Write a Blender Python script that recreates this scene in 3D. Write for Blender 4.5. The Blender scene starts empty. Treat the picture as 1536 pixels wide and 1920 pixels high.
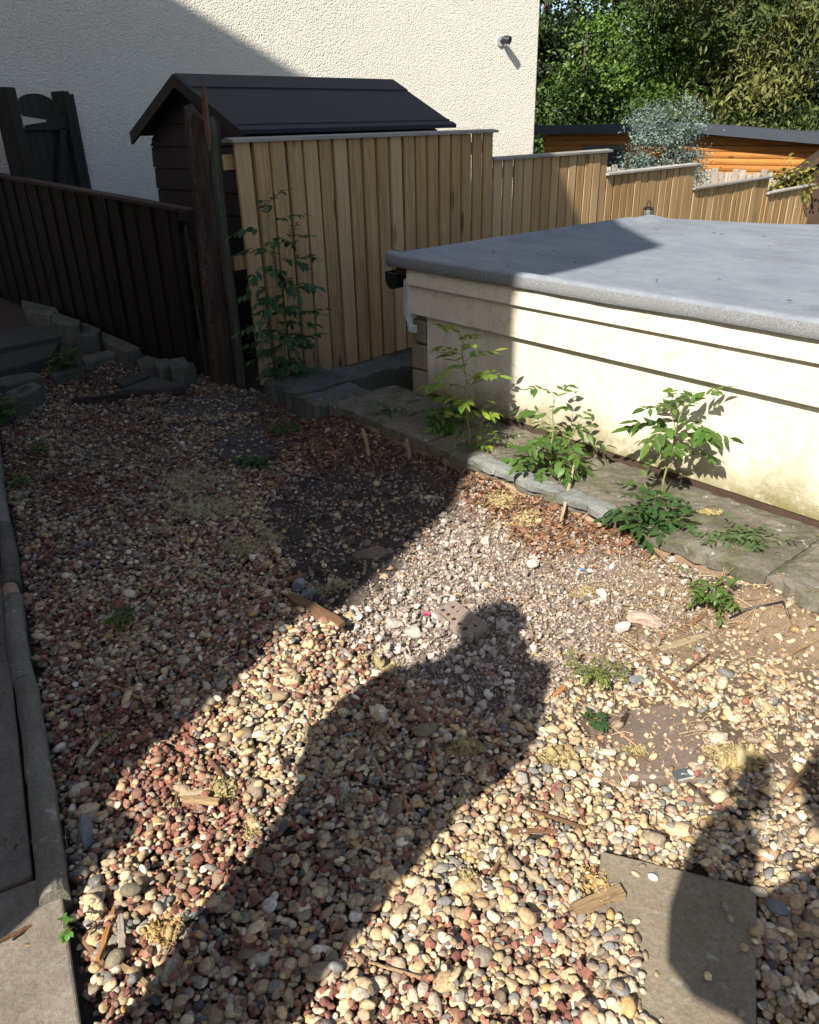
import bpy, math, random
import numpy as np
from mathutils import Vector, Matrix, Euler

random.seed(7)
rng = np.random.default_rng(11)
S = bpy.context.scene
COL = S.collection
R = math.radians

# ------------------------------------------------------------------ camera
FPX, PITCH, ROLL, CAMH = 1450.0, R(26.6), R(1.45), 1.55
_up = np.array([0, math.sin(PITCH), math.cos(PITCH)]); _ri = np.array([1.0, 0, 0]); _fw = np.array([0, math.cos(PITCH), -math.sin(PITCH)])
_R = _ri * math.cos(ROLL) - _up * math.sin(ROLL); _U = _up * math.cos(ROLL) + _ri * math.sin(ROLL)
cam = bpy.data.cameras.new('camera'); camo = bpy.data.objects.new('camera', cam); COL.objects.link(camo)
camo.matrix_world = Matrix(((_R[0], _U[0], -_fw[0], 0), (_R[1], _U[1], -_fw[1], 0), (_R[2], _U[2], -_fw[2], CAMH), (0, 0, 0, 1)))
cam.sensor_fit = 'HORIZONTAL'; cam.sensor_width = 36.0; cam.lens = 36.0 * FPX / 1536.0
cam.clip_start = 0.02; cam.clip_end = 600
S.camera = camo

# ------------------------------------------------------------------ light
SUN_AZ, SUN_EL = 30.5, 41.0          # azimuth the light travels towards (from +Y to +X), elevation
w = bpy.data.worlds.new('World'); S.world = w; w.use_nodes = True
nt = w.node_tree; nt.nodes.clear()
sky = nt.nodes.new('ShaderNodeTexSky'); sky.sky_type = 'NISHITA'; sky.sun_disc = False
sky.sun_elevation = R(SUN_EL); sky.sun_rotation = R(SUN_AZ + 180); sky.altitude = 50; sky.air_density = 1.0; sky.dust_density = 1.5
bg = nt.nodes.new('ShaderNodeBackground'); bg.inputs[1].default_value = 0.078
wo = nt.nodes.new('ShaderNodeOutputWorld')
nt.links.new(sky.outputs[0], bg.inputs[0]); nt.links.new(bg.outputs[0], wo.inputs[0])
sl = bpy.data.lights.new('sun', 'SUN'); sl.energy = 4.8; sl.angle = R(0.55); sl.color = (1.0, 0.945, 0.85)
so = bpy.data.objects.new('sun', sl); COL.objects.link(so)
_sd = Vector((math.sin(R(SUN_AZ)) * math.cos(R(SUN_EL)), math.cos(R(SUN_AZ)) * math.cos(R(SUN_EL)), -math.sin(R(SUN_EL))))
so.rotation_euler = _sd.to_track_quat('-Z', 'Y').to_euler(); so.location = (-6, -8, 12)
S.view_settings.view_transform = 'Standard'; S.view_settings.look = 'None'
S.view_settings.exposure = 1.0; S.view_settings.gamma = 1.0; S.view_settings.use_curve_mapping = False

# ------------------------------------------------------------------ helpers
def gp(px, py, z=0.0):
    """real-world point at height z that the photograph shows at pixel px,py"""
    d = _fw + _R * (px - 768) / FPX - _U * (py - 960) / FPX
    t = (z - CAMH) / d[2]
    return np.array([d[0] * t, d[1] * t, z])

class MB:
    def __init__(s): s.v = []; s.f = []
    def add(s, vs, fs):
        n = len(s.v); s.v += [tuple(p) for p in vs]; s.f += [tuple(i + n for i in f) for f in fs]; return s
    def box(s, x0, x1, y0, y1, z0, z1, j=0.0):
        q = lambda: random.uniform(-j, j)
        vs = [(x + q(), y + q(), z + q()) for z in (z0, z1) for (x, y) in ((x0, y0), (x1, y0), (x1, y1), (x0, y1))]
        return s.add(vs, [(3, 2, 1, 0), (4, 5, 6, 7), (0, 1, 5, 4), (1, 2, 6, 5), (2, 3, 7, 6), (3, 0, 4, 7)])
    def prism(s, poly, z0, z1, top=None):
        n = len(poly); top = top or poly
        vs = [(p[0], p[1], z0) for p in poly] + [(p[0], p[1], z1 if len(p) < 3 else p[2]) for p in top]
        return s.add(vs, [tuple(range(n - 1, -1, -1)), tuple(range(n, 2 * n))] + [(i, (i + 1) % n, n + (i + 1) % n, n + i) for i in range(n)])
    def extr(s, poly, a, b):
        """poly of (u,z) in the local x/z plane, extruded along local y from a to b"""
        n = len(poly)
        vs = [(p[0], a, p[1]) for p in poly] + [(p[0], b, p[1]) for p in poly]
        return s.add(vs, [tuple(range(n)), tuple(range(2 * n - 1, n - 1, -1))] + [((i + 1) % n, i, n + i, n + (i + 1) % n) for i in range(n)])
    def extx(s, poly, a, b):
        """poly of (y,z), extruded along local x"""
        n = len(poly)
        vs = [(a, p[0], p[1]) for p in poly] + [(b, p[0], p[1]) for p in poly]
        return s.add(vs, [tuple(range(n - 1, -1, -1)), tuple(range(n, 2 * n))] + [(i, (i + 1) % n, n + (i + 1) % n, n + i) for i in range(n)])
    def tube(s, pts, rad, k=7, cap=True):
        pts = [Vector(p) for p in pts]; rings = []
        n0 = len(s.v)
        for i, p in enumerate(pts):
            t = (pts[min(i + 1, len(pts) - 1)] - pts[max(i - 1, 0)]).normalized()
            a = t.orthogonal().normalized() if i == 0 else (pa - t * pa.dot(t)).normalized()
            pa = a; b = t.cross(a)
            r = rad[i] if hasattr(rad, '__len__') else rad
            for q in range(k):
                an = 2 * math.pi * q / k
                s.v.append(tuple(p + (a * math.cos(an) + b * math.sin(an)) * r))
        for i in range(len(pts) - 1):
            for q in range(k):
                s.f.append((n0 + i * k + q, n0 + i * k + (q + 1) % k, n0 + (i + 1) * k + (q + 1) % k, n0 + (i + 1) * k + q))
        if cap:
            s.f.append(tuple(n0 + q for q in range(k - 1, -1, -1))); m = n0 + (len(pts) - 1) * k; s.f.append(tuple(m + q for q in range(k)))
        return s
    def mesh(s, name, m=None, smooth=False, bev=0.0):
        me = bpy.data.meshes.new(name); me.from_pydata(s.v, [], s.f)
        if m: me.materials.append(m)
        if smooth: me.shade_smooth()
        me.update(); return me
    def build(s, name, m, parent=None, smooth=False, bev=0.0, loc=None, rot=None):
        o = bpy.data.objects.new(name, s.mesh(name, m, smooth)); COL.objects.link(o)
        if parent: o.parent = parent
        if loc is not None: o.location = loc
        if rot is not None: o.rotation_euler = rot
        if bev:
            b = o.modifiers.new('b', 'BEVEL'); b.width = bev; b.segments = 2; b.limit_method = 'ANGLE'
        return o

def tag(o, label=None, cat=None, group=None, kind=None):
    if label: o['label'] = label
    if cat: o['category'] = cat
    if group: o['group'] = group
    if kind: o['kind'] = kind
    return o
def empty(name, loc=(0, 0, 0), rz=0.0, label=None, cat=None, group=None):
    o = bpy.data.objects.new(name, None); COL.objects.link(o); o.location = loc; o.rotation_euler = (0, 0, rz)
    o.empty_display_size = 0.1
    return tag(o, label, cat, group)
def link(name, me, parent=None, loc=(0, 0, 0), rot=(0, 0, 0), sc=(1, 1, 1)):
    o = bpy.data.objects.new(name, me); COL.objects.link(o); o.parent = parent; o.location = loc; o.rotation_euler = rot; o.scale = sc
    return o
def np_mesh(name, V, F, mat, col=None, smooth=True):
    V = np.asarray(V, np.float32); F = np.asarray(F, np.int32); k = F.shape[1]
    me = bpy.data.meshes.new(name)
    me.vertices.add(len(V)); me.vertices.foreach_set('co', V.ravel())
    me.loops.add(F.size); me.loops.foreach_set('vertex_index', F.ravel())
    me.polygons.add(len(F)); me.polygons.foreach_set('loop_start', np.arange(0, F.size, k, dtype=np.int32))
    me.update(calc_edges=True)
    me.polygons.foreach_set('use_smooth', np.full(len(F), smooth))
    if col is not None:
        a = me.attributes.new('col', 'FLOAT_COLOR', 'POINT')
        c = np.ones((len(V), 4), np.float32); c[:, :3] = col; a.data.foreach_set('color', c.ravel())
    if mat: me.materials.append(mat)
    me.validate(); return me

# ------------------------------------------------------------------ materials
class NT:
    def __init__(s, name):
        s.m = bpy.data.materials.new(name); s.m.use_nodes = True; s.t = s.m.node_tree; s.t.nodes.clear()
        s.out = s.n('ShaderNodeOutputMaterial'); s.b = s.n('ShaderNodeBsdfPrincipled'); s.l(s.b.outputs[0], s.out.inputs[0])
        s.b.inputs['Specular IOR Level'].default_value = 0.3
    def n(s, t, **k):
        x = s.t.nodes.new(t)
        for a, b in k.items(): setattr(x, a, b)
        return x
    def l(s, a, b): s.t.links.new(a, b); return a
    def coord(s, scale=(1, 1, 1), rnd=True, kind='Object'):
        tc = s.n('ShaderNodeTexCoord'); mp = s.n('ShaderNodeMapping'); mp.inputs['Scale'].default_value = scale
        s.l(tc.outputs[kind], mp.inputs[0])
        if rnd:
            oi = s.n('ShaderNodeObjectInfo'); mu = s.n('ShaderNodeMath', operation='MULTIPLY'); mu.inputs[1].default_value = 37.0
            s.l(oi.outputs['Random'], mu.inputs[0]); s.l(mu.outputs[0], mp.inputs['Location'])
        return mp.outputs[0]
    def noise(s, co, scale=5, detail=4, rough=0.6, dist=0.0):
        n = s.n('ShaderNodeTexNoise'); n.inputs['Scale'].default_value = scale; n.inputs['Detail'].default_value = detail
        n.inputs['Roughness'].default_value = rough; n.inputs['Distortion'].default_value = dist; s.l(co, n.inputs['Vector']); return n.outputs['Fac']
    def vor(s, co, scale=5, feature='F1', out='Distance'):
        n = s.n('ShaderNodeTexVoronoi', feature=feature); n.inputs['Scale'].default_value = scale; s.l(co, n.inputs['Vector']); return n.outputs[out]
    def ramp(s, fac, stops):
        r = s.n('ShaderNodeValToRGB'); e = r.color_ramp.elements
        while len(e) < len(stops): e.new(0.5)
        for i, (p, c) in enumerate(stops): e[i].position = p; e[i].color = (*c, 1) if len(c) == 3 else c
        s.l(fac, r.inputs[0]); return r.outputs[0]
    def gray(s, fac, a, b): return s.ramp(fac, [(a, (0, 0, 0)), (b, (1, 1, 1))])
    def mix(s, fac, a, b, mode='MIX'):
        m = s.n('ShaderNodeMix', data_type='RGBA', blend_type=mode)
        for v, i in ((fac, 0), (a, 6), (b, 7)):
            if isinstance(v, (int, float)): m.inputs[i].default_value = v
            elif isinstance(v, tuple): m.inputs[i].default_value = (*v, 1)
            else: s.l(v, m.inputs[i])
        return m.outputs[2]
    def math(s, op, a, b=0.0):
        m = s.n('ShaderNodeMath', operation=op)
        for v, i in ((a, 0), (b, 1)):
            if isinstance(v, (int, float)): m.inputs[i].default_value = v
            else: s.l(v, m.inputs[i])
        return m.outputs[0]
    def objrand(s, lo, hi):
        oi = s.n('ShaderNodeObjectInfo'); r = s.n('ShaderNodeMapRange'); r.inputs[3].default_value = lo; r.inputs[4].default_value = hi
        s.l(oi.outputs['Random'], r.inputs[0]); return r.outputs[0]
    def scale_col(s, c, v):
        m = s.n('ShaderNodeVectorMath', operation='SCALE'); s.l(c, m.inputs[0])
        if isinstance(v, (int, float)): m.inputs[3].default_value = v
        else: s.l(v, m.inputs[3])
        return m.outputs[0]
    def bump(s, h, dist=0.01, strength=1.0, prev=None):
        b = s.n('ShaderNodeBump'); b.inputs['Distance'].default_value = dist; b.inputs['Strength'].default_value = strength
        s.l(h, b.inputs['Height'])
        if prev is not None: s.l(prev, b.inputs['Normal'])
        s.l(b.outputs[0], s.b.inputs['Normal']); return b.outputs[0]
    def done(s, col, rough=0.85):
        if isinstance(col, tuple): s.b.inputs['Base Color'].default_value = (*col, 1)
        else: s.l(col, s.b.inputs['Base Color'])
        if isinstance(rough, (int, float)): s.b.inputs['Roughness'].default_value = rough
        else: s.l(rough, s.b.inputs['Roughness'])
        return s.m

def simple(name, c1, c2, scale=6, rough=0.85, bd=0.003, bs=80, fine=0.25, rnd=(0.85, 1.15), spec=0.3):
    t = NT(name); co = t.coord()
    a = t.noise(co, scale, 6, 0.65); c = t.mix(t.gray(a, 0.3, 0.7), c1, c2)
    f = t.noise(co, bs, 3, 0.7); c = t.mix(fine, c, t.ramp(f, [(0.3, (0.1, 0.1, 0.1)), (0.7, (1, 1, 1))]), 'MULTIPLY')
    c = t.scale_col(c, t.objrand(*rnd)); t.b.inputs['Specular IOR Level'].default_value = spec
    if bd: t.bump(f, bd)
    return t.done(c, rough)

def wood(name, c1, c2, c3, axis='Z', rough=0.8, rnd=(0.75, 1.2), grain=1.0, knots=True, greys=None):
    t = NT(name)
    sc = {'Z': (1, 1, 0.06), 'X': (0.06, 1, 1), 'Y': (1, 0.06, 1)}[axis]
    co = t.coord(sc); cw = t.coord((1, 1, 1))
    g1 = t.noise(co, 38 * grain, 5, 0.7, 0.6); g2 = t.noise(co, 140 * grain, 3, 0.7)
    c = t.ramp(g1, [(0.3, c1), (0.5, c2), (0.7, c3)])
    c = t.mix(0.5, c, t.ramp(g2, [(0.3, (0.35, 0.33, 0.3)), (0.6, (1, 1, 1))]), 'MULTIPLY')
    blot = t.noise(cw, 3.2, 4, 0.6); c = t.mix(t.math('MULTIPLY', t.gray(blot, 0.45, 0.75), 0.55), c, c1)
    if greys:
        ow = t.n('ShaderNodeObjectInfo'); gr = t.gray(ow.outputs['Random'], 0.55, 0.95)
        c = t.mix(t.math('MULTIPLY', gr, 0.6), c, t.mix(g1, greys, c3))
    if knots:
        k = t.coord({'Z': (6, 6, 2.2), 'X': (2.2, 6, 6), 'Y': (6, 2.2, 6)}[axis]); kv = t.vor(k, 1.0)
        kf = t.ramp(kv, [(0.07, (1, 1, 1)), (0.16, (0, 0, 0))]); c = t.mix(t.math('MULTIPLY', kf, 0.8), c, (0.05, 0.03, 0.018))
    c = t.scale_col(c, t.objrand(*rnd)); t.bump(g1, 0.004)
    return t.done(c, rough)

def colattr(name, rough=0.8, nscale=120, amt=0.35, bd=0.002, trans=0.0, spec=0.3, spots=False):
    t = NT(name); a = t.n('ShaderNodeAttribute', attribute_name='col'); co = t.coord(rnd=False)
    n = t.noise(co, nscale, 4, 0.7)
    c = t.mix(amt, a.outputs['Color'], t.ramp(n, [(0.3, (0.25, 0.25, 0.25)), (0.65, (1.15, 1.15, 1.15))]), 'MULTIPLY')
    if spots:
        n2 = t.noise(co, nscale * 2.6, 2, 0.5); c = t.mix(t.math('MULTIPLY', t.gray(n2, 0.62, 0.72), 0.4), c, (0.08, 0.06, 0.05))
    if bd: t.bump(n, bd)
    t.b.inputs['Specular IOR Level'].default_value = spec
    m = t.done(c, rough)
    if trans:
        tr = t.n('ShaderNodeBsdfTranslucent'); t.l(t.mix(1.0, c, (1.0, 1.0, 0.45), 'MULTIPLY'), tr.inputs[0])
        mx = t.n('ShaderNodeMixShader'); mx.inputs[0].default_value = trans; t.l(t.b.outputs[0], mx.inputs[1]); t.l(tr.outputs[0], mx.inputs[2]); t.l(mx.outputs[0], t.out.inputs[0])
    return m

M = {}
def roughcast():
    t = NT('roughcast_render'); co = t.coord(rnd=False)
    n = t.noise(co, 55, 3, 0.6, 0.8); v = t.vor(co, 75); h = t.math('SUBTRACT', n, t.math('MULTIPLY', v, 0.45))
    big = t.noise(co, 1.1, 5, 0.6)
    c = t.mix(t.gray(big, 0.35, 0.7), (0.86, 0.81, 0.70), (0.83, 0.775, 0.66))
    c = t.mix(0.18, c, t.ramp(h, [(0.1, (0.55, 0.55, 0.55)), (0.4, (1, 1, 1))]), 'MULTIPLY')
    t.bump(h, 0.022, 0.9); return t.done(c, 0.95)
M['render'] = roughcast()
M['fence'] = wood('softwood_fence', (0.29, 0.165, 0.068), (0.455, 0.285, 0.128), (0.555, 0.375, 0.19), greys=(0.42, 0.31, 0.20), rnd=(0.92, 1.08))
M['fencecap'] = wood('grey_cap_timber', (0.22, 0.2, 0.18), (0.33, 0.31, 0.28), (0.42, 0.39, 0.35), axis='X', knots=False)
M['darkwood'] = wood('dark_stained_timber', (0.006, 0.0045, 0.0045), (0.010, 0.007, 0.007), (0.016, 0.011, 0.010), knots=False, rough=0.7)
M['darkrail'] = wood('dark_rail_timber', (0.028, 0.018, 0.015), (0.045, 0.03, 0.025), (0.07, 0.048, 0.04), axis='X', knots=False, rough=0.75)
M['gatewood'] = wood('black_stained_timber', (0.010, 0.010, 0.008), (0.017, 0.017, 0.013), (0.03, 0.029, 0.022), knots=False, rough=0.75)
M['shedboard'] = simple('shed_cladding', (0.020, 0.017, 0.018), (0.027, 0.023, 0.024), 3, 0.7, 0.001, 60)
def peeled():
    t = NT('peeling_post_timber'); co = t.coord((1, 1, 0.12)); n = t.noise(co, 30, 6, 0.75, 0.5); fl = t.noise(t.coord((1, 1, 0.35)), 55, 4, 0.8)
    c = t.ramp(n, [(0.3, (0.016, 0.011, 0.009)), (0.5, (0.045, 0.030, 0.024)), (0.72, (0.10, 0.072, 0.055))])
    cx = t.n('ShaderNodeTexCoord'); sp = t.n('ShaderNodeSeparateXYZ'); t.l(cx.outputs['Object'], sp.inputs[0])
    band = t.math('SUBTRACT', 1.0, t.math('MULTIPLY', t.math('ABSOLUTE', t.math('ADD', sp.outputs[0], 0.01)), 26.0))
    msk = t.math('MULTIPLY', t.gray(fl, 0.53, 0.60), t.gray(band, 0.0, 0.6))
    c = t.mix(t.math('MULTIPLY', msk, 0.85), c, (0.16, 0.12, 0.10)); t.bump(n, 0.012); return t.done(c, 0.85)
M['post'] = peeled()
M['greenpost'] = wood('algae_post_timber', (0.03, 0.03, 0.018), (0.07, 0.065, 0.04), (0.14, 0.125, 0.085), knots=False)
M['redwood'] = wood('split_red_timber', (0.11, 0.05, 0.03), (0.2, 0.10, 0.065), (0.28, 0.16, 0.11), knots=False)
M['palewood'] = wood('pale_timber', (0.30, 0.22, 0.12), (0.42, 0.32, 0.19), (0.5, 0.4, 0.26), axis='X', knots=False)
M['felt'] = simple('roofing_felt', (0.019, 0.022, 0.030), (0.024, 0.028, 0.038), 5, 0.75, 0.001, 250)
M['white'] = simple('flaking_white_paint', (0.62, 0.66, 0.68), (0.5, 0.53, 0.54), 9, 0.6, 0.002, 40)
M['black'] = simple('black_plastic', (0.012, 0.012, 0.014), (0.016, 0.016, 0.019), 5, 0.4, 0.0, 30, spec=0.5)
def garage_paint():
    t = NT('cream_masonry_paint'); co = t.coord(rnd=False); tc = t.n('ShaderNodeTexCoord'); sp = t.n('ShaderNodeSeparateXYZ'); t.l(tc.outputs['Object'], sp.inputs[0])
    a = t.noise(co, 4, 6, 0.65); b = t.noise(co, 14, 6, 0.75); f = t.noise(co, 110, 3, 0.6)
    c = t.mix(t.gray(a, 0.3, 0.7), (0.70, 0.65, 0.53), (0.60, 0.545, 0.425))
    c = t.mix(t.math('MULTIPLY', t.gray(b, 0.52, 0.66), 0.5), c, (0.36, 0.30, 0.20))
    st = t.noise(t.coord((7, 7, 0.6), rnd=False), 3, 5, 0.7); c = t.mix(t.math('MULTIPLY', t.gray(st, 0.5, 0.72), 0.38), c, (0.36, 0.31, 0.21))
    hz = t.math('ADD', sp.outputs[2], t.math('MULTIPLY', t.math('SUBTRACT', a, 0.5), -0.28))
    al = t.ramp(hz, [(0.15, (1, 1, 1)), (0.36, (0, 0, 0))]); c = t.mix(t.math('MULTIPLY', t.math('MULTIPLY', al, t.gray(b, 0.22, 0.5)), 0.95), c, (0.17, 0.15, 0.055))
    sp2 = t.vor(t.coord((1, 1, 1), rnd=False), 16); c = t.mix(t.ramp(sp2, [(0.03, (0.7, 0.7, 0.7)), (0.06, (0, 0, 0))]), c, (0.12, 0.10, 0.07))
    cr = t.noise(t.coord((2, 2, 9), rnd=False), 9, 6, 0.8); c = t.mix(t.math('MULTIPLY', t.ramp(cr, [(0.62, (0, 0, 0)), (0.66, (1, 1, 1))]), 0.7), c, (0.13, 0.10, 0.06))
    t.bump(b, 0.004, prev=t.bump(f, 0.002)); return t.done(c, 0.8)
M['cream'] = garage_paint()
def grp():
    t = NT('grey_fibreglass_roof'); co = t.coord(rnd=False); a = t.noise(t.coord((1, 1.7, 1), rnd=False), 3, 7, 0.75); f = t.noise(co, 220, 2, 0.6); st = t.noise(t.coord((2.5, 4, 1), rnd=False), 6, 7, 0.8)
    c = t.mix(t.gray(a, 0.3, 0.7), (0.15, 0.17, 0.20), (0.24, 0.26, 0.285)); c = t.mix(t.math('MULTIPLY', t.gray(st, 0.5, 0.7), 0.55), c, (0.31, 0.32, 0.32)); pd = t.noise(co, 1.6, 7, 0.75); c = t.mix(t.math('MULTIPLY', t.gray(pd, 0.52, 0.6), 0.35), c, (0.12, 0.125, 0.13)); sp3 = t.vor(co, 26); c = t.mix(t.ramp(sp3, [(0.04, (0.8, 0.8, 0.8)), (0.07, (0, 0, 0))]), c, (0.06, 0.055, 0.05))
    c = t.mix(t.math('MULTIPLY', t.gray(t.noise(co, 60, 2), 0.68, 0.74), 0.35), c, (0.4, 0.4, 0.38))
    c = t.mix(0.15, c, t.ramp(f, [(0.35, (0.3, 0.3, 0.3)), (0.6, (1, 1, 1))]), 'MULTIPLY'); t.bump(f, 0.0012); return t.done(c, 0.62)
M['grp'] = grp()
def gritedge():
    t = NT('gritty_roof_edge'); co = t.coord(rnd=False); f = t.noise(co, 260, 2, 0.7); a = t.noise(co, 12, 5)
    c = t.ramp(f, [(0.35, (0.12, 0.125, 0.13)), (0.5, (0.19, 0.195, 0.2)), (0.65, (0.27, 0.275, 0.28))]); c = t.mix(t.math('MULTIPLY', t.gray(a, 0.4, 0.7), 0.3), c, (0.14, 0.15, 0.15)); t.bump(f, 0.003); return t.done(c, 0.8)
M['grit'] = gritedge()
def concrete(name, c1, c2, moss=0.35, lich=0.3, bd=0.006):
    t = NT(name); co = t.coord(); a = t.noise(co, 5, 8, 0.7); f = t.noise(co, 90, 4, 0.75); b = t.noise(co, 9, 6, 0.7)
    c = t.mix(t.gray(a, 0.3, 0.7), c1, c2)
    c = t.mix(t.math('MULTIPLY', t.gray(b, 0.5, 0.68), moss), c, (0.075, 0.085, 0.028))
    l = t.noise(co, 22, 5, 0.7); c = t.mix(t.math('MULTIPLY', t.gray(l, 0.6, 0.68), lich), c, (0.42, 0.43, 0.40))
    c = t.mix(0.5, c, t.ramp(f, [(0.3, (0.3, 0.29, 0.27)), (0.62, (1.05, 1.05, 1.05))]), 'MULTIPLY')
    c = t.scale_col(c, t.objrand(0.8, 1.2)); t.bump(f, bd * 0.4, prev=t.bump(a, bd)); return t.done(c, 0.92)
M['ledge'] = concrete('weathered_concrete_ledge', (0.085, 0.074, 0.054), (0.205, 0.185, 0.145), 0.9, 0.8, 0.012)
M['flash'] = concrete('grey_slate_edging', (0.15, 0.16, 0.15), (0.25, 0.26, 0.245), 0.6, 0.6, 0.006)
M['tanblock'] = concrete('sandy_brick', (0.30, 0.20, 0.125), (0.38, 0.27, 0.18), 0.15, 0.3)
M['slab'] = concrete('paving_slab', (0.16, 0.13, 0.09), (0.235, 0.195, 0.14), 0.3, 0.3, 0.006)
M['dirtslab'] = concrete('dirty_paving_slab', (0.13, 0.095, 0.075), (0.19, 0.145, 0.115), 0.1, 0.3, 0.003)
M['path'] = concrete('concrete_path', (0.145, 0.12, 0.095), (0.25, 0.215, 0.17), 0.15, 0.2, 0.006)
M['kerb'] = concrete('concrete_edging', (0.115, 0.105, 0.085), (0.22, 0.20, 0.165), 0.2, 0.6, 0.010)
M['darkslab'] = concrete('dark_slate_slab', (0.045, 0.043, 0.043), (0.075, 0.07, 0.066), 0.2, 0.25, 0.003)
M['rock'] = concrete('weathered_kerb_stone', (0.075, 0.075, 0.065), (0.145, 0.145, 0.125), 0.75, 0.3, 0.012)
M['sandstone'] = concrete('sandstone_quoin', (0.20, 0.165, 0.11), (0.28, 0.235, 0.16), 0.25, 0.2, 0.01)
M['brickred'] = concrete('red_brick', (0.22, 0.10, 0.065), (0.30, 0.17, 0.12), 0.0, 0.9)
M['brickdust'] = concrete('mortar_dusted_brick', (0.30, 0.22, 0.18), (0.38, 0.31, 0.26), 0.0, 0.8)
M['chunk'] = concrete('concrete_lump', (0.44, 0.40, 0.34), (0.56, 0.51, 0.45), 0.0, 0.5, 0.01)
M['pinkchunk'] = concrete('brick_and_plaster_lump', (0.38, 0.25, 0.19), (0.48, 0.40, 0.33), 0.0, 1.0, 0.01)
M['greystone'] = concrete('smooth_grey_stone', (0.15, 0.165, 0.175), (0.21, 0.225, 0.235), 0.0, 0.1, 0.002)
def soil():
    t = NT('garden_soil'); co = t.coord(rnd=False); a = t.noise(co, 2.2, 6, 0.7); b = t.noise(co, 28, 6, 0.75); f = t.noise(co, 160, 4, 0.7)
    at = t.n('ShaderNodeAttribute', attribute_name='col')
    c = t.mix(t.gray(b, 0.3, 0.7), t.scale_col(at.outputs['Color'], 0.7), t.scale_col(at.outputs['Color'], 1.25))
    c = t.mix(0.5, c, t.ramp(f, [(0.3, (0.35, 0.33, 0.32)), (0.65, (1.1, 1.1, 1.1))]), 'MULTIPLY')
    sp = t.vor(co, 130); c = t.mix(t.math('MULTIPLY', t.ramp(sp, [(0.18, (1, 1, 1)), (0.3, (0, 0, 0))]), 0.35), c, (0.33, 0.29, 0.25))
    t.bump(f, 0.004, prev=t.bump(b, 0.014)); return t.done(c, 0.95)
M['soil'] = soil()
M['ground'] = simple('rough_grass_ground', (0.05, 0.06, 0.025), (0.09, 0.08, 0.04), 3, 0.95, 0.02, 20)
M['pebble'] = colattr('pebble_stone', 0.75, 110, 0.6, 0.003, spec=0.35, spots=True)
M['chip'] = colattr('red_stone_chip', 0.85, 110, 0.4, 0.002)
M['rubble'] = colattr('crushed_rubble', 0.92, 90, 0.35, 0.003)
M['wool'] = colattr('yellow_mineral_wool', 0.95, 240, 0.5, 0.004, trans=0.15)
M['litter'] = colattr('dead_leaf', 0.75, 60, 0.3, 0.001, trans=0.2)
M['leaf'] = colattr('green_leaf', 0.45, 40, 0.25, 0.0005, trans=0.38, spec=0.4)
M['treeleaf'] = colattr('tree_leaf', 0.5, 9, 0.2, 0.0, trans=0.32, spec=0.35)
M['silverleaf'] = colattr('silver_leaf', 0.55, 9, 0.2, 0.0, trans=0.25)
M['bark'] = simple('bark', (0.07, 0.055, 0.04), (0.12, 0.10, 0.075), 9, 0.9, 0.01, 40)
M['stem'] = simple('green_stem', (0.16, 0.19, 0.07), (0.22, 0.22, 0.09), 20, 0.6, 0.0, 60)
M['stub'] = simple('cut_woody_stem', (0.27, 0.20, 0.11), (0.36, 0.28, 0.16), 20, 0.8, 0.003, 90)
M['twig'] = colattr('dry_twig', 0.85, 90, 0.45, 0.001)
M['cedar'] = wood('orange_stained_logs', (0.30, 0.115, 0.025), (0.44, 0.185, 0.045), (0.52, 0.24, 0.07), axis='X', knots=True, rnd=(0.88, 1.1))
M['fascia'] = simple('anthracite_fascia', (0.055, 0.065, 0.08), (0.06, 0.07, 0.085), 3, 0.5, 0, 30)
M['frame'] = simple('grey_window_frame', (0.10, 0.115, 0.13), (0.11, 0.125, 0.14), 3, 0.5, 0, 30)
def glass():
    t = NT('window_glass'); t.b.inputs['Specular IOR Level'].default_value = 0.6; return t.done((0.02, 0.025, 0.03), 0.06)
M['glass'] = glass()
M['greyfence'] = wood('silvered_fence', (0.22, 0.2, 0.17), (0.33, 0.3, 0.26), (0.42, 0.39, 0.34), knots=False)
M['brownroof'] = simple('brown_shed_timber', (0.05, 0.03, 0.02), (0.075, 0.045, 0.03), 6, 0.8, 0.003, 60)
M['metal'] = simple('galvanised_steel', (0.55, 0.53, 0.45), (0.45, 0.44, 0.4), 12, 0.4, 0.0, 80)
M['brickwall'] = simple('house_brick', (0.28, 0.14, 0.09), (0.34, 0.18, 0.12), 10, 0.9, 0.003, 60)
M['rooftile'] = simple('dark_roof_tile', (0.06, 0.05, 0.05), (0.09, 0.075, 0.07), 8, 0.85, 0.004, 30)
M['cloth1'] = simple('navy_cloth', (0.03, 0.035, 0.06), (0.04, 0.045, 0.075), 20, 0.9, 0.002, 200)
M['cloth2'] = simple('grey_cloth', (0.08, 0.08, 0.085), (0.11, 0.11, 0.115), 20, 0.9, 0.002, 200)
M['skin'] = simple('skin', (0.45, 0.28, 0.2), (0.5, 0.32, 0.24), 10, 0.6, 0.0, 60, 0.05, (1, 1))
M['hair'] = simple('hair', (0.03, 0.02, 0.012), (0.05, 0.032, 0.02), 30, 0.6, 0.003, 150)
M['pink'] = simple('pink_plastic', (0.55, 0.06, 0.14), (0.6, 0.1, 0.2), 10, 0.5, 0, 30)
M['blue'] = simple('blue_plastic', (0.08, 0.28, 0.6), (0.12, 0.35, 0.65), 10, 0.5, 0, 30)
M['paper'] = simple('white_paper', (0.75, 0.76, 0.78), (0.65, 0.66, 0.68), 10, 0.7, 0, 30)
M['slateplate'] = simple('dark_grey_plastic', (0.07, 0.08, 0.085), (0.085, 0.095, 0.1), 6, 0.45, 0.0, 60)
M['lime'] = simple('lamp_green', (0.1, 0.12, 0.1), (0.2, 0.22, 0.2), 6, 0.3, 0, 30)

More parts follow.
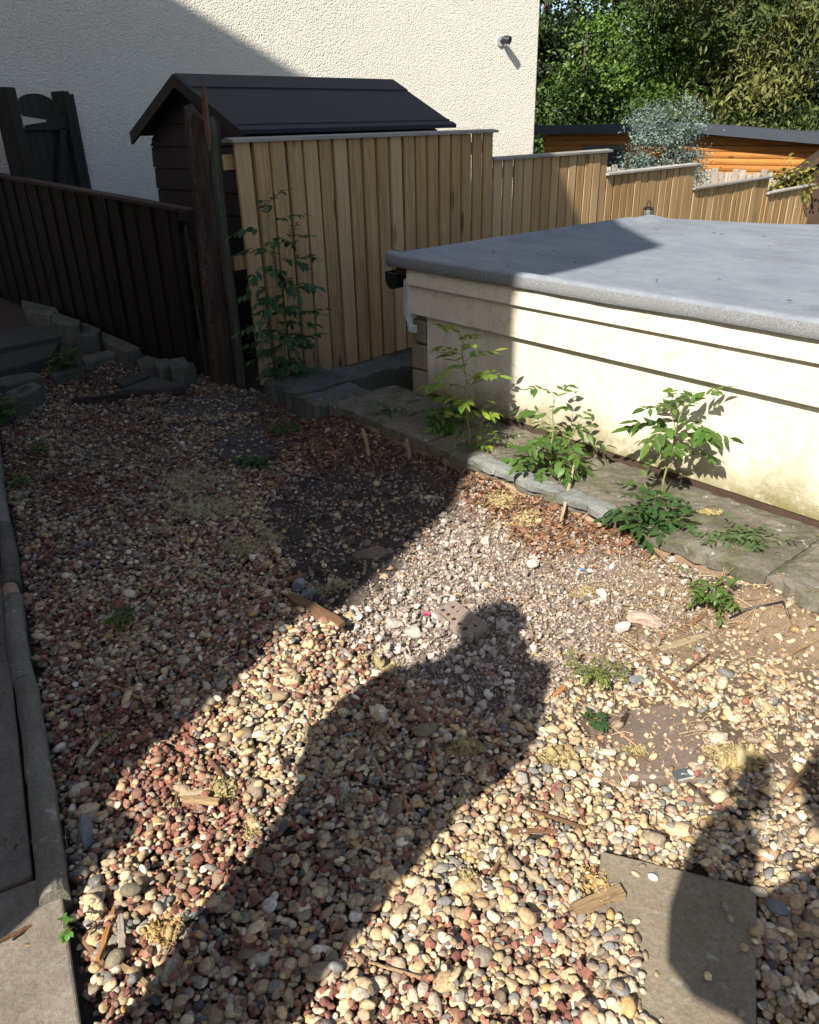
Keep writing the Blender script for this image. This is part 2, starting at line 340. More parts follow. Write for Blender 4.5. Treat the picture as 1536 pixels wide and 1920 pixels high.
# ------------------------------------------------------------------ frames of the place
FO = gp(490, 715); FO = (FO[0], FO[1], 0.0); FRZ = R(90 - 44.6)            # timber fence: local x along it, +y behind it
GA = gp(800, 735, 0.15); GO = (GA[0], GA[1], 0.0); GRZ = R(-50.0)          # garage front: local x to the right, +y into the garage
DO = gp(415, 712); DO = (DO[0], DO[1], 0.0); DRZ = R(140.0)                # dark fence: local x away to the left, +y to the garden
K0 = gp(150, 1680); K1 = gp(0, 780); KRZ = math.atan2(-(K1 - K0)[0], (K1 - K0)[1])   # path kerb: local y along it
def tow(o, rz, p): c, s_ = math.cos(rz), math.sin(rz); return np.array([o[0] + c * p[0] - s_ * p[1], o[1] + s_ * p[0] + c * p[1], p[2] if len(p) > 2 else 0])
def toloc(o, rz, p): c, s_ = math.cos(rz), math.sin(rz); dx, dy = p[0] - o[0], p[1] - o[1]; return (c * dx + s_ * dy, -s_ * dx + c * dy)

# ------------------------------------------------------------------ ground
GX0, GX1, GY0, GY1, GC = -5.6, 2.8, 0.0, 8.4, 0.03
gx = np.arange(GX0, GX1, GC); gy = np.arange(GY0, GY1, GC); XX, YY = np.meshgrid(gx, gy)
def wob(x, y, f, ph=0.0):
    return (np.sin(x * f + 1.3 * np.sin(y * f * 0.7 + ph)) + np.sin(y * f * 1.3 + 1.7 * np.sin(x * f * 0.8 + ph * 2)) + np.sin((x + y) * f * 0.9 + ph * 3)) / 3
def inpoly(x, y, poly):
    r = np.zeros(np.shape(x), bool); n = len(poly)
    for i in range(n):
        x1, y1 = poly[i]; x2, y2 = poly[(i + 1) % n]
        c = ((y1 > y) != (y2 > y)) & (x < (x2 - x1) * (y - y1) / (y2 - y1 + 1e-12) + x1); r ^= c
    return r
def blur(a, n=2):
    a = a.astype(float)
    for _ in range(n):
        p = np.pad(a, 1, mode='edge'); a = (p[1:-1, 1:-1] * 2 + p[:-2, 1:-1] + p[2:, 1:-1] + p[1:-1, :-2] + p[1:-1, 2:]) / 6
    return a
def area(pxs, z=-0.02, amp=0.035, nb=2):
    po = [tuple(gp(a, b, z)[:2]) for a, b in pxs]
    return blur(inpoly(XX + amp * wob(XX, YY, 17, 1.0) + amp * .6 * wob(XX, YY, 43, 2.0), YY + amp * wob(YY, XX, 19, 3.0) + amp * .6 * wob(YY, XX, 47, 4.0), po), nb)
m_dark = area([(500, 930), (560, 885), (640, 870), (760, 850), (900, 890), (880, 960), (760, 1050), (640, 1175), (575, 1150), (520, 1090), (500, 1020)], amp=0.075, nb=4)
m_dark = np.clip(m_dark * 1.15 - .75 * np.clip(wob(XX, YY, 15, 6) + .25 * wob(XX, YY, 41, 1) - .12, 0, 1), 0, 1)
m_rub = area([(860, 930), (960, 895), (1150, 1000), (1330, 1110), (1300, 1170), (1180, 1210), (1090, 1260), (1030, 1330), (960, 1340), (880, 1320), (800, 1290), (730, 1265), (660, 1200), (625, 1180), (700, 1100)], amp=0.06, nb=4)
m_lit = area([(540, 740), (640, 780), (760, 830), (905, 885), (1000, 905), (1150, 960), (1230, 1020), (1180, 1040), (1080, 1010), (960, 960), (880, 960), (760, 870), (600, 880), (520, 870), (470, 770)])
m_lit2 = area([(895, 890), (1000, 900), (1150, 965), (1250, 1030), (1225, 1075), (1120, 1050), (1010, 1030), (930, 990), (870, 960)])
m_lit = np.clip(m_lit + m_lit2, 0, 1)
m_right = area([(900, 880), (1150, 960), (1700, 1200), (1700, 1480), (1150, 1480), (1050, 1300), (880, 1000)], nb=6)
m_dry = area([(1180, 1060), (1330, 1110), (1536, 1180), (1700, 1230), (1700, 1330), (1536, 1250), (1330, 1230), (1130, 1240)])
m_s1 = area([(250, 765), (340, 740), (470, 738), (555, 745), (560, 770), (440, 790), (300, 795)], amp=0.02)
m_s2 = area([(380, 835), (440, 800), (560, 795), (560, 835), (500, 865), (410, 868)], amp=0.02)
m_wool = area([(270, 900), (380, 890), (500, 900), (520, 1000), (440, 1020), (330, 1000), (270, 960)], amp=0.05)
SLAB = [tuple(gp(a, b, 0.0)[:2]) for a, b in ((1128, 1592), (1420, 1662), (1420, 1990), (1050, 1990), (1110, 1760))]
m_slab = blur(inpoly(XX, YY, [tuple(gp(a, b, 0.0)[:2]) for a, b in ((1120, 1590), (1180, 1615), (1415, 1665), (1425, 1990), (1200, 1990), (1185, 1870), (1190, 1760), (1060, 1690), (1110, 1640))]), 1)
m_ds = area([(1075, 1360), (1140, 1335), (1290, 1330), (1310, 1420), (1330, 1460), (1240, 1475), (1140, 1430)], amp=0.012)
lx, ly = toloc(K0, KRZ, (XX, YY))
gl, gly = toloc(GO, GRZ, (XX, YY))
dl, dly = toloc(DO, DRZ, (XX, YY))
sm = lambda t: np.clip(t, 0, 1) ** 2 * (3 - 2 * np.clip(t, 0, 1))
rise = 0.085 * np.clip(dl, 0, 5) * sm(1 - (dly - 0.35) / 0.9)
HS = -0.036 + 0.012 * wob(XX, YY, 9) + 0.006 * wob(XX, YY, 31, 2) + rise
HS += -0.016 * m_rub - 0.026 * m_dark + 0.02 * m_lit
HS += 0.075 * np.exp(-((gly + 0.48) / 0.12) ** 2) * (1 + .6 * wob(XX, YY, 11, 4)) * (gl > -.4)
HS += .016 * m_dark * wob(XX, YY, 27, 3) + .010 * m_dark * wob(XX, YY, 61, 5)
HS += 0.055 * np.exp(-(((XX + .36) ** 2 + (YY - 2.12) ** 2) / 0.035))            # gravel heap at the lip of the dug patch
HS += 0.05 * np.exp(-(((XX + 1.0) ** 2 + (YY - 3.0) ** 2) / 0.12))
HS = np.where((gly > -0.38) & (gl > -0.85), np.minimum(HS, -0.30), HS)             # sunken strip behind the ledge
HS = np.where(dly < -0.02, np.minimum(HS, HS * 0 - 0.05 + 0.085 * np.clip(dl, 0, 5)), HS)
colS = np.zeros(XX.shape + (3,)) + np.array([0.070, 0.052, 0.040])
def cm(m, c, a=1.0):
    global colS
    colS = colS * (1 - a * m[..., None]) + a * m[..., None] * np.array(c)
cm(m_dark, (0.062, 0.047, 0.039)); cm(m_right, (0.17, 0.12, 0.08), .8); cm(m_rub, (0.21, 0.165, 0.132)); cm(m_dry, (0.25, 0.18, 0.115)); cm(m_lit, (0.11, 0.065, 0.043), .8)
ny, nx = XX.shape
V = np.stack([XX, YY, HS], -1).reshape(-1, 3); idx = np.arange(nx * ny).reshape(ny, nx)
F4 = np.stack([idx[:-1, :-1], idx[:-1, 1:], idx[1:, 1:], idx[1:, :-1]], -1).reshape(-1, 4)
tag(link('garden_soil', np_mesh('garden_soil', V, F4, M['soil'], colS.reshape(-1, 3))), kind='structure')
g_ = MB(); g_.add([(-300, -300, -0.42), (300, -300, -0.42), (300, 300, -0.42), (-300, 300, -0.42)], [(0, 1, 2, 3)])
tag(g_.build('ground', M['ground']), kind='structure')

# concrete path with its slabs, left of the kerb
pathE = MB().box(-1.6, -0.05, -1.6, 4.2, -0.3, -0.02).build('path', M['darkslab'], loc=(K0[0], K0[1], 0), rot=(0, 0, KRZ)); tag(pathE, kind='structure')
for (a, b) in ((-1.5, 0.085), (0.095, 1.02), (1.03, 1.92), (1.93, 2.85), (2.86, 4.1)):
    MB().box(-0.70, -0.088 if a > 0 else -0.035, a, b, -0.019, 0.018 + random.uniform(-.004, .004), 0.003).build('paving_slab', M['path'], pathE, bev=0.006)
    MB().box(-1.5, -0.715, a - .2, b - .2, -0.019, 0.018 + random.uniform(-.004, .004), 0.003).build('paving_slab', M['path'], pathE, bev=0.006)

# round-topped kerb edging in lengths
kerb = empty('kerb_edging', (K0[0], K0[1], 0), KRZ, 'round topped grey concrete edging between the path and the gravel', 'kerb')
def kerbseg(y0, y1, x, r=0.031, m='kerb', n=18, dz=0.0, bend=0.0):
    b = MB(); prof = [(-r, -0.12), (-r, 0.02)] + [(-r * math.cos(a), 0.02 + r * 0.9 * math.sin(a)) for a in np.linspace(0.3, math.pi - 0.3, 7)] + [(r, 0.02), (r, -0.12)]
    k = len(prof)
    for i in range(n + 1):
        t = i / n; y = y0 + (y1 - y0) * t; off = x + bend * math.sin(t * 3.1) + random.uniform(-.0015, .0015)
        b.v += [(off + px + random.uniform(-.001, .001), y, pz + dz + random.uniform(-.0015, .0015)) for px, pz in prof]
    for i in range(n):
        for q in range(k - 1): b.f.append((i * k + q, i * k + q + 1, (i + 1) * k + q + 1, (i + 1) * k + q))
    b.f.append(tuple(range(k))); b.f.append(tuple(range(n * k + k - 1, n * k - 1, -1)))
    return b.build('edging_length', M[m], kerb, smooth=False)
kerbseg(0.0, 0.86, -0.052, bend=0.004); kerbseg(0.868, 1.42, -0.055, bend=-0.006); kerbseg(1.428, 1.52, -0.06, 0.027, 'tanblock', 4, -0.006)
kerbseg(1.528, 2.08, -0.055, 0.031, bend=0.005); kerbseg(2.088, 2.7, -0.058, 0.031, bend=-0.004); kerbseg(2.708, 3.4, -0.055, 0.031)

# ------------------------------------------------------------------ timber fence (stepped)
fence = empty('timber_fence', FO, FRZ, 'tan softwood board fence stepping down behind the flat garage roof', 'fence')
panels = [(-0.03, 2.45, 1.50), (2.46, 4.23, 1.295), (4.24, 6.13, 1.09), (6.14, 8.33, 0.835), (8.34, 10.36, 0.635), (10.37, 12.2, 0.44)]
fb = [MB().box(-0.059, 0.059, -0.009, 0.009, 0, 1.0, 0.0016).mesh('board', M['fence']) for _ in range(6)]
for me in fb: pass
for i, (s0, s1, zt) in enumerate(panels):
    n = int(round((s1 - s0) / 0.134)); st = (s1 - s0) / n
    for k in range(n):
        sx = s0 + (k + .5) * st; zb = min(0.02, 0.02 - 0.13 * sx) - 0.03; zb = max(zb, zt - 1.65)
        hgt = zt - 0.022 - zb
        link('board', fb[(k * 5 + i) % 6], fence, (sx + random.uniform(-.002, .002), -0.020 + random.uniform(-.003, .003), zb), (random.uniform(-.002, .002), random.uniform(-.0025, .0025), random.uniform(-.008, .008) + (math.pi if random.random() < .5 else 0)), ((st - 0.020 - random.uniform(0, .006)) / 0.118, 1.15, hgt))
        if not (i == 0 and k in (14, 15) or i > 2):
            link('back_board', fb[(k * 3 + i) % 6], fence, (sx + st * .5, 0.020, zb), (0, 0, 0), (0.62, 0.8, hgt - 0.03))
    cb = MB().extx([(-0.058, zt - .022), (0.055, zt - .022), (0.055, zt - .006), (0.01, zt + .006), (-0.058, zt - .004)], s0 - 0.025, s1 + 0.03).build('cap_rail', M['fencecap'], fence)
    for zr in (zt - 0.13, zt - 0.72):
        MB().box(s0 - 0.045 if i == 0 else s0, s1, 0.036, 0.079, zr - 0.04, zr + 0.045, 0.002).build('back_rail', M['fence'], fence)

# ------------------------------------------------------------------ garage
gar = empty('flat_roof_garage', GO, GRZ, 'low cream garage with a grey flat roof beside the gravel', 'garage')
XR = 4.2
MB().box(0.008, XR, 0.0, 0.16, 0.152, 0.80).build('wall_panel', M['cream'], gar, bev=0.004)
MB().extx([(-0.036, 0.598), (0.0, 0.590), (0.0, 0.762), (-0.026, 0.762)], -0.125, XR).build('cladding_board', M['cream'], gar, bev=0.003)
MB().extx([(-0.052, 0.758), (-0.028, 0.752), (-0.028, 0.845), (-0.043, 0.845)], -0.105, XR).build('cladding_board', M['cream'], gar, bev=0.003)
MB().box(-0.10, 0.006, 0.02, 2.2, -0.3, 0.80).build('side_wall', M['sandstone'], gar)
MB().box(0.0, XR, 2.05, 2.2, -0.4, 0.80).build('rear_wall', M['sandstone'], gar)
MB().box(XR - .12, XR, 0.16, 2.05, -0.4, 0.80).build('side_wall', M['sandstone'], gar)
zb = -0.02
for k, hh in enumerate((0.145, 0.15, 0.155, 0.14)):
    MB().box(-0.103 + random.uniform(-.006, .006), 0.004, -0.012 + random.uniform(-.004, .006), 0.1, zb, zb + hh - 0.008, 0.006).build('quoin_block', M['sandstone'], gar, bev=0.008); zb += hh
MB().box(-0.02, XR, -0.003, 0.03, 0.118, 0.149).build('bitumen_strip', M['brownroof'], gar)  # dark strip standing in for the shadow line at the wall foot
# peeling white end boards
b = MB()
for k in range(7):
    x = -0.165 + k * 0.009; z0 = 0.62 - k * 0.018 + random.uniform(-.03, .03)
    b.box(x, x + 0.0085, -0.02 - 0.003 * k + random.uniform(-.004, .004), 0.02, z0, 0.775 + random.uniform(-.015, .005), 0.002)
b.build('white_end_board', M['white'], gar)
MB().box(-0.112, -0.062, -0.032, 0.01, 0.487, 0.535, 0.008).build('white_end_board', M['white'], gar, bev=0.006)
# roof: skin with a rolled front lip
ZR = 0.872
c1 = toloc(GO, GRZ, gp(1217, 410, ZR)); c2 = toloc(GO, GRZ, gp(1536, 421, ZR)); c0 = toloc(GO, GRZ, gp(735, 480, 0.89))
X0 = c0[0]
k_ = (c2[1] - c1[1]) / (c2[0] - c1[0])
rb = MB(); N1, N2 = 60, 34
for j in range(N2 + 1):
    v = j / N2
    for i in range(N1 + 1):
        u = i / N1; xl = X0 + (c1[0] - X0) * v; x = xl + (XR + .1 - xl) * u ** 1.5
        yb = c1[1] + k_ * (x - c1[0]); y = -0.02 + (yb + 0.02) * v
        z = ZR + 0.004 * math.sin(x * 5 + y * 3) + 0.003 * math.sin(x * 2.1 - y * 6)
        z += 0.030 * math.exp(-((x - xl) / 0.10) ** 2) + 0.036 * math.exp(-((y + 0.03) / 0.055) ** 2)
        rb.v.append((x, y, z))
W_ = N1 + 1
rb.f = [(j * W_ + i, j * W_ + i + 1, (j + 1) * W_ + i + 1, (j + 1) * W_ + i) for j in range(N2) for i in range(N1)]
roof = rb.build('roof', M['grp'], gar, smooth=True)
lip = MB(); prof = [(-0.02, 0.040), (-0.045, 0.042), (-0.062, 0.036), (-0.069, 0.026), (-0.070, -0.004), (-0.069, -0.024), (-0.066, -0.028), (-0.05, -0.029), (-0.02, -0.029)]
n = 110; k = len(prof)
for i in range(n + 1):
    x = X0 - 0.004 + (XR + .1 - X0) * (i / n) ** 1.4; w1 = 0.0015 * math.sin(x * 9) + 0.0012 * math.sin(x * 23 + 1); sgn = 1 + 0.05 * math.sin(x * 6.3)
    sq = 1.0 if i > 1 else 0.82
    lip.v += [(x, py * (sq if py < -.05 else 1) + w1 * (py < -.05), ZR + pz * (sgn if pz < 0 else 1) + (0.03 * math.exp(-((x - X0) / .1) ** 2) * .35)) for py, pz in prof]
lip.f = [(i * k + q + 1, i * k + q, (i + 1) * k + q, (i + 1) * k + q + 1) for i in range(n) for q in range(k - 1)] + [tuple(range(k))]
rd = MB(); rr_ = random.Random(5)
for _ in range(38):
    x, y, a_ = rr_.uniform(0, 3), rr_.uniform(.05, 2.1), rr_.uniform(0, 6.28); L = rr_.uniform(.006, .02); dx, dy = L * math.cos(a_), L * math.sin(a_); z = ZR + .012
    rd.add([(x - dx, y - dy, z), (x - dy * .25, y + dx * .25, z + .004), (x + dx, y + dy, z + .001), (x + dy * .25, y - dx * .25, z + .003)], [(0, 3, 2, 1)])
rdo = rd.build('leaf_debris', M['brownroof'], roof); rdo['kind'] = 'stuff'
lo = lip.build('front_lip', M['grit'], roof, smooth=True)
lo.data.materials.append(M['grp'])
lo.data.polygons.foreach_set('material_index', [0 if (q in (3, 4, 5, 6, 7)) else 1 for i in range(n) for q in range(k - 1)] + [0])
sd = MB(); sd.extr([(X0 - 0.006, ZR + 0.033), (X0 - 0.012, ZR - .035), (X0 + 0.02, ZR - .035), (X0 + .02, ZR + .02)], -0.055, 2.3)
sd.build('side_lip', M['grp'], roof, rot=(0, 0, -math.atan2(c1[0] - X0, c1[1])))
MB().box(X0 + 0.03, XR, -0.02, 2.0, 0.80, 0.832).build('roof_deck', M['brownroof'], roof)
# gutter along the left eave
gt = MB(); pr = [(-0.055, 0.02), (-0.052, -0.03), (-0.036, -0.062), (0.0, -0.075), (0.036, -0.066), (0.05, -0.04), (0.052, 0.015)]
gt.extr(pr, 0.0, 0.006); inner = [(a * .9, zz * .9 + .002) for a, zz in pr]
n0 = len(gt.v); gt.v += [(p[0], 0.006, p[1]) for p in pr] + [(p[0], 2.25, p[1]) for p in pr] + [(p[0], 0.006, p[1]) for p in inner] + [(p[0], 2.25, p[1]) for p in inner]
for q in range(6): gt.f += [(n0 + q, n0 + q + 1, n0 + 7 + q + 1, n0 + 7 + q), (n0 + 14 + q + 1, n0 + 14 + q, n0 + 21 + q, n0 + 21 + q + 1)]
gt.build('gutter', M['black'], gar, loc=(X0 - 0.035, 0.0, 0.775))
MB().extr([(-0.012, 0.09), (-0.02, 0.0), (0.02, -0.05), (0.06, -0.05), (0.09, 0.09)], 0.03, 0.05).build('gutter_bracket', M['black'], gar, loc=(X0 + 0.03, 0.0, 0.77))

# ------------------------------------------------------------------ ledge (low retaining wall) under the garage
led = empty('concrete_ledge', GO, GRZ, 'mossy concrete ledge with sandy bricks along the foot of the garage', 'ledge')
LZ = 0.125
def rough_slab(x0, x1, y0, y1, z0, z1, m, name, parent, ej=.014, tj=.006, g=.028, seed=0):
    q = np.random.default_rng(seed + 60); n_x = max(3, int((x1 - x0) / g)); n_y = max(3, int((y1 - y0) / g)); mb = MB(); p1, p2 = q.uniform(0, 9, 2)
    for j in range(n_y + 1):
        for i in range(n_x + 1):
            u, v = i / n_x, j / n_y; e = ej * (math.sin(u * 9 + p1) * .5 + math.sin(u * 23 + p2) * .35 + q.normal() * .25) * (1 - v)
            edge = min(u, 1 - u, v * (y1 - y0) / (x1 - x0), 1.0) * (x1 - x0)
            x = x0 + (x1 - x0) * u + (q.normal() * ej * .3 if 0 < i < n_x else 0); y = y0 + (y1 - y0) * v + e
            mb.v.append((x, y, z1 - .014 * math.exp(-edge / .012) + tj * (math.sin(x * 11 + p1) * math.sin(y * 14 + p2) * .6 + q.normal() * .35)))
    W = n_x + 1; mb.f = [(j * W + i, j * W + i + 1, (j + 1) * W + i + 1, (j + 1) * W + i) for j in range(n_y) for i in range(n_x)]
    rim = [i for i in range(W)] + [(j + 1) * W - 1 for j in range(1, n_y + 1)] + [n_y * W + i for i in range(n_x - 1, -1, -1)] + [j * W for j in range(n_y - 1, 0, -1)]
    b0 = len(mb.v); mb.v += [(mb.v[r][0], mb.v[r][1] + .006 * math.sin(mb.v[r][0] * 30), z0) for r in rim]; L = len(rim)
    mb.f += [(rim[(k + 1) % L], rim[k], b0 + k, b0 + (k + 1) % L) for k in range(L)]
    return mb.build(name, M[m], parent, smooth=False)
def slabpoly(x0, x1, y0, y1, z0, z1, m, name, j=0.012, nseg=6, parent=led, bev=0.012):
    fr = [(x0 + (x1 - x0) * i / nseg, y0 + random.uniform(-j, j)) for i in range(nseg + 1)]
    bk = [(x1, y1), (x0, y1)]
    return MB().prism(fr + bk, z0, z1).build(name, M[m], parent, bev=bev)
MB().box(-0.30, XR, -0.44, 0.0, -0.35, LZ - 0.05).build('core', M['ledge'], led)
xs = [-0.32, 0.52, 1.32, 2.3, 3.2, 4.2]
for a, b_ in zip(xs, xs[1:]):
    rough_slab(a, b_ - 0.004, -0.475, -0.006, LZ - 0.06, LZ + random.uniform(-.006, .006), 'ledge', 'coping_slab', led, .018, .007, seed=int(a * 50) + 99)
xs = np.cumsum([-0.3] + [random.uniform(.2, .26) for _ in range(19)])
for i, (a, b_) in enumerate(zip(xs, xs[1:])):
    if b_ > XR: break
    MB().box(a, b_ - 0.012, -0.462 + random.uniform(-.012, .006), -0.36, -0.04, LZ - 0.062, 0.006).build('brick', M['tanblock'], led, bev=0.007)
    MB().box(a - .1, b_ - 0.112, -0.465 + random.uniform(-.006, .008), -0.36, -0.16, -0.048, 0.006).build('brick', M['tanblock'], led, bev=0.007)
xs = [0.84, 1.10, 1.38, 1.66]
for a, b_ in zip(xs, xs[1:]):
    rough_slab(a, b_ - .004, -0.492, -0.42, LZ - 0.03, LZ + 0.010, 'flash', 'edging_slate', led, .012, .003, .02, seed=int(a * 50))
# darker stones where the ledge turns along the fence
ledb = empty('stone_return_wall', GO, GRZ, 'dark mossy stone wall end beside the timber fence, enclosing a hollow', 'wall')
rough_slab(-0.95, -0.57, -0.53, -0.12, -.3, 0.14, 'rock', 'stone', ledb, .03, .012, seed=1)
rough_slab(-0.56, -0.325, -0.53, -0.16, -.3, 0.125, 'rock', 'stone', ledb, .03, .012, seed=2)
rough_slab(-0.86, -0.60, -0.11, 0.40, -.3, 0.13, 'rock', 'stone', ledb, .02, .012, seed=3)
rough_slab(-0.84, -0.58, 0.41, 0.98, -.3, 0.12, 'rock', 'stone', ledb, .02, .012, seed=4)
rough_slab(-0.57, -0.12, 0.72, 0.95, -.3, 0.09, 'rock', 'stone', ledb, .02, .012, seed=5)

# ------------------------------------------------------------------ dark fence on the left
df = empty('dark_fence', DO, DRZ, 'near black stained plank fence sloping up the left side', 'fence')
for k in range(46):
    x = 0.27 + k * 0.092; zb_ = 0.085 * x - 0.02; zt_ = 1.075 + 0.066 * x
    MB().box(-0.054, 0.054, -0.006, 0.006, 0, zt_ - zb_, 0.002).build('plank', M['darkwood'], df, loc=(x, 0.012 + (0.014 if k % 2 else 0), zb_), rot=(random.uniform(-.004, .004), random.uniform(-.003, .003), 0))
b = MB()
for (xa, xb) in ((0.05, 4.5),):
    za, zc = 1.078 + .066 * xa, 1.078 + .066 * xb
    b.add([(xa, -.04, za), (xb, -.04, zc), (xb, .05, zc), (xa, .05, za), (xa, -.04, za + .022), (xb, -.04, zc + .022), (xb, .05, zc + .022), (xa, .05, za + .022)], [(3, 2, 1, 0), (4, 5, 6, 7), (0, 1, 5, 4), (1, 2, 6, 5), (2, 3, 7, 6), (3, 0, 4, 7)])
b.build('cap_rail', M['darkrail'], df)
for zz in (0.98, 0.42):
    MB().box(0.02, 0.6, -0.05, -0.01, zz - 0.04, zz + 0.045, .002).build('back_rail', M['darkwood'], df)
MB().box(0.16, 0.19, -0.045, -0.005, 0.0, 1.0, .002).build('lath', M['greenpost'], df)
# weathered post with a ragged top
po = empty('gate_post', tow(DO, DRZ, (-0.055, 0.0, 0)), DRZ - math.pi, 'weathered dark post with peeling paint and a ragged top', 'post')
b = MB(); n = 9; ring = [(1.3 * a_, 1.3 * b_) for a_, b_ in ((-.062, -.05), (-.02, -.056), (.03, -.053), (.062, -.045), (.064, .0), (.06, .05), (0, .052), (-.06, .05), (-.064, 0))]
zs = [-.15, .1, .3, .5, .7, .9, 1.1, 1.3, 1.5, 1.6]
for i, z in enumerate(zs):
    for (x, y) in ring: b.v.append((x * (1 + .03 * math.sin(z * 9 + x * 50)) + .004 * math.sin(z * 7), y + .004 * math.cos(z * 6 + x * 40), z))
tops = [1.675, 1.62, 1.655, 1.60, 1.63, 1.55, 1.60, 1.625, 1.69]
b.v += [(x * .95, y * .95, t) for (x, y), t in zip(ring, tops)]
for i in range(len(zs)): b.f += [(i * n + q, i * n + (q + 1) % n, (i + 1) * n + (q + 1) % n, (i + 1) * n + q) for q in range(n)]
b.f.append(tuple(len(zs) * n + q for q in range(n)))
b.build('shaft', M['post'], po, rot=(0, R(3.4), 0))
pg = empty('round_post', tow(DO, DRZ, (-0.205, -0.01, 0)), DRZ - math.pi, 'slim algae green round post squeezed beside the peeling post', 'post')
MB().tube([(0.0 + .006 * math.sin(z * 5), 0.0, z) for z in np.linspace(-.1, 1.62, 14)], [.036] * 13 + [.03], 9).build('shaft', M['greenpost'], pg, smooth=True)
for zz in (1.33, 0.98): MB().box(-.05, -.015, -.06, -.02, zz - .045, zz + .045, .003).build('cleat', M['palewood'], pg)
ss = MB(); ss.tube([(0.0, 0, 0), (-.008, .004, .1), (.004, .0, .22), (.0, .003, .30), (-.004, 0, .35)], [.010, .017, .016, .013, .006], 7)
tag(ss.build('split_timber', M['redwood'], loc=tow(DO, DRZ, (-0.25, 0.05, 1.44)), rot=(R(-4), R(-10), DRZ)), 'reddish split timber sliver standing up behind the post top', 'timber')

# ------------------------------------------------------------------ garden gate far left
ga = empty('garden_gate', (-3.05, 6.90, 0.08), R(90 - 6.8), 'black stained arched garden gate standing open by the house wall', 'gate')
GW = 0.74
arch = lambda x: 1.61 + .16 * max(0.0, 1 - ((x - .385) / .36) ** 2) ** .5
for k in range(6):
    x0 = 0.03 + k * (GW - .03) / 6; x1 = x0 + (GW - .03) / 6 - .004; pr_ = [(x0, .25), (x1, .25)] + [(x, arch(x)) for x in np.linspace(x1, x0, 5)]
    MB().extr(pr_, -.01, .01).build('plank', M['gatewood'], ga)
MB().box(0.03, GW, -.045, -.012, 1.50, 1.615).build('ledger', M['gatewood'], ga)
MB().box(0.03, GW, -.045, -.012, .45, .58).build('ledger', M['gatewood'], ga)
b = MB(); b.add([(0.14, -.045, .58), (.26, -.045, .58), (GW - .02, -.045, 1.52), (GW - .13, -.045, 1.52), (0.14, -.013, .58), (.26, -.013, .58), (GW - .02, -.013, 1.52), (GW - .13, -.013, 1.52)], [(3, 2, 1, 0), (4, 5, 6, 7), (0, 1, 5, 4), (1, 2, 6, 5), (2, 3, 7, 6), (3, 0, 4, 7)]); b.build('brace', M['gatewood'], ga)
for x0, x1, zz in ((-.13, .0, 1.80), (GW + .01, GW + .11, 1.80), (GW + .12, GW + .2, 1.78)):
    MB().box(x0, x1, -.06, .06, -.1, zz, .006).build('post', M['gatewood'], ga, bev=.006)
b = MB(); b.extr([(-.04, 1.62), (-.005, 1.63), (.02, 1.60), (.36, 1.575), (.36, 1.56), (.02, 1.535), (-.005, 1.50), (-.04, 1.51)], -.064, -.062); b.build('strap_hinge', M['metal'], ga)

# ------------------------------------------------------------------ shed behind the fence
shed = empty('garden_shed', FO, FRZ, 'dark brown timber shed with a black felt pitched roof behind the fence', 'shed')
SY0, SY1, SX0, SX1, SE, SR = 0.26, 1.52, 0.30, 2.12, 1.50, 1.83
for k in range(13):
    z0 = 0.0 + k * 0.145
    if z0 > SR - .05: break
    def hw(z): return (SY0, SY1) if z <= SE else (SY0 + (z - SE) / (SR - SE) * .63, SY1 - (z - SE) / (SR - SE) * .63)
    a0, a1 = hw(z0); t0, t1 = hw(min(z0 + .139, SR - .01))
    b = MB(); b.add([(SX0 - .012, a0, z0), (SX0 - .012, a1, z0), (SX0 + .006, a1, z0), (SX0 + .006, a0, z0), (SX0 - .002, t0, min(z0 + .139, SR - .01)), (SX0 - .002, t1, min(z0 + .139, SR - .01)), (SX0 + .006, t1, min(z0 + .139, SR - .01)), (SX0 + .006, t0, min(z0 + .139, SR - .01))], [(3, 2, 1, 0), (4, 5, 6, 7), (0, 1, 5, 4), (1, 2, 6, 5), (2, 3, 7, 6), (3, 0, 4, 7)])
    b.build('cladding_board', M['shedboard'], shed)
    if z0 < SE - .05: MB().box(SX0 + .01, SX1, SY0 - .012, SY0, z0, min(z0 + .14, SE)).build('cladding_board', M['shedboard'], shed)
MB().extx([(SY0 + .002, 0), (SY1 - .002, 0), (SY1 - .002, SE), (.89, SR - .01), (SY0 + .002, SE)], SX0 + .01, SX1).build('body', M['shedboard'], shed)
RX0, RX1 = SX0 - .10, SX1 + .13
def roofside(y0, y1):
    b = MB(); th = .018
    b.add([(RX0, y0, SE + .02), (RX1, y0, SE + .02), (RX1, y1, SR + .035), (RX0, y1, SR + .035), (RX0, y0, SE + .02 + th), (RX1, y0, SE + .02 + th), (RX1, y1, SR + .035 + th), (RX0, y1, SR + .035 + th)], [(3, 2, 1, 0), (4, 5, 6, 7), (0, 1, 5, 4), (1, 2, 6, 5), (2, 3, 7, 6), (3, 0, 4, 7)])
    return b.build('roof_slope', M['felt'], shed)
rs = roofside(SY0 - .07, .89); roofside(SY1 + .07, .89)
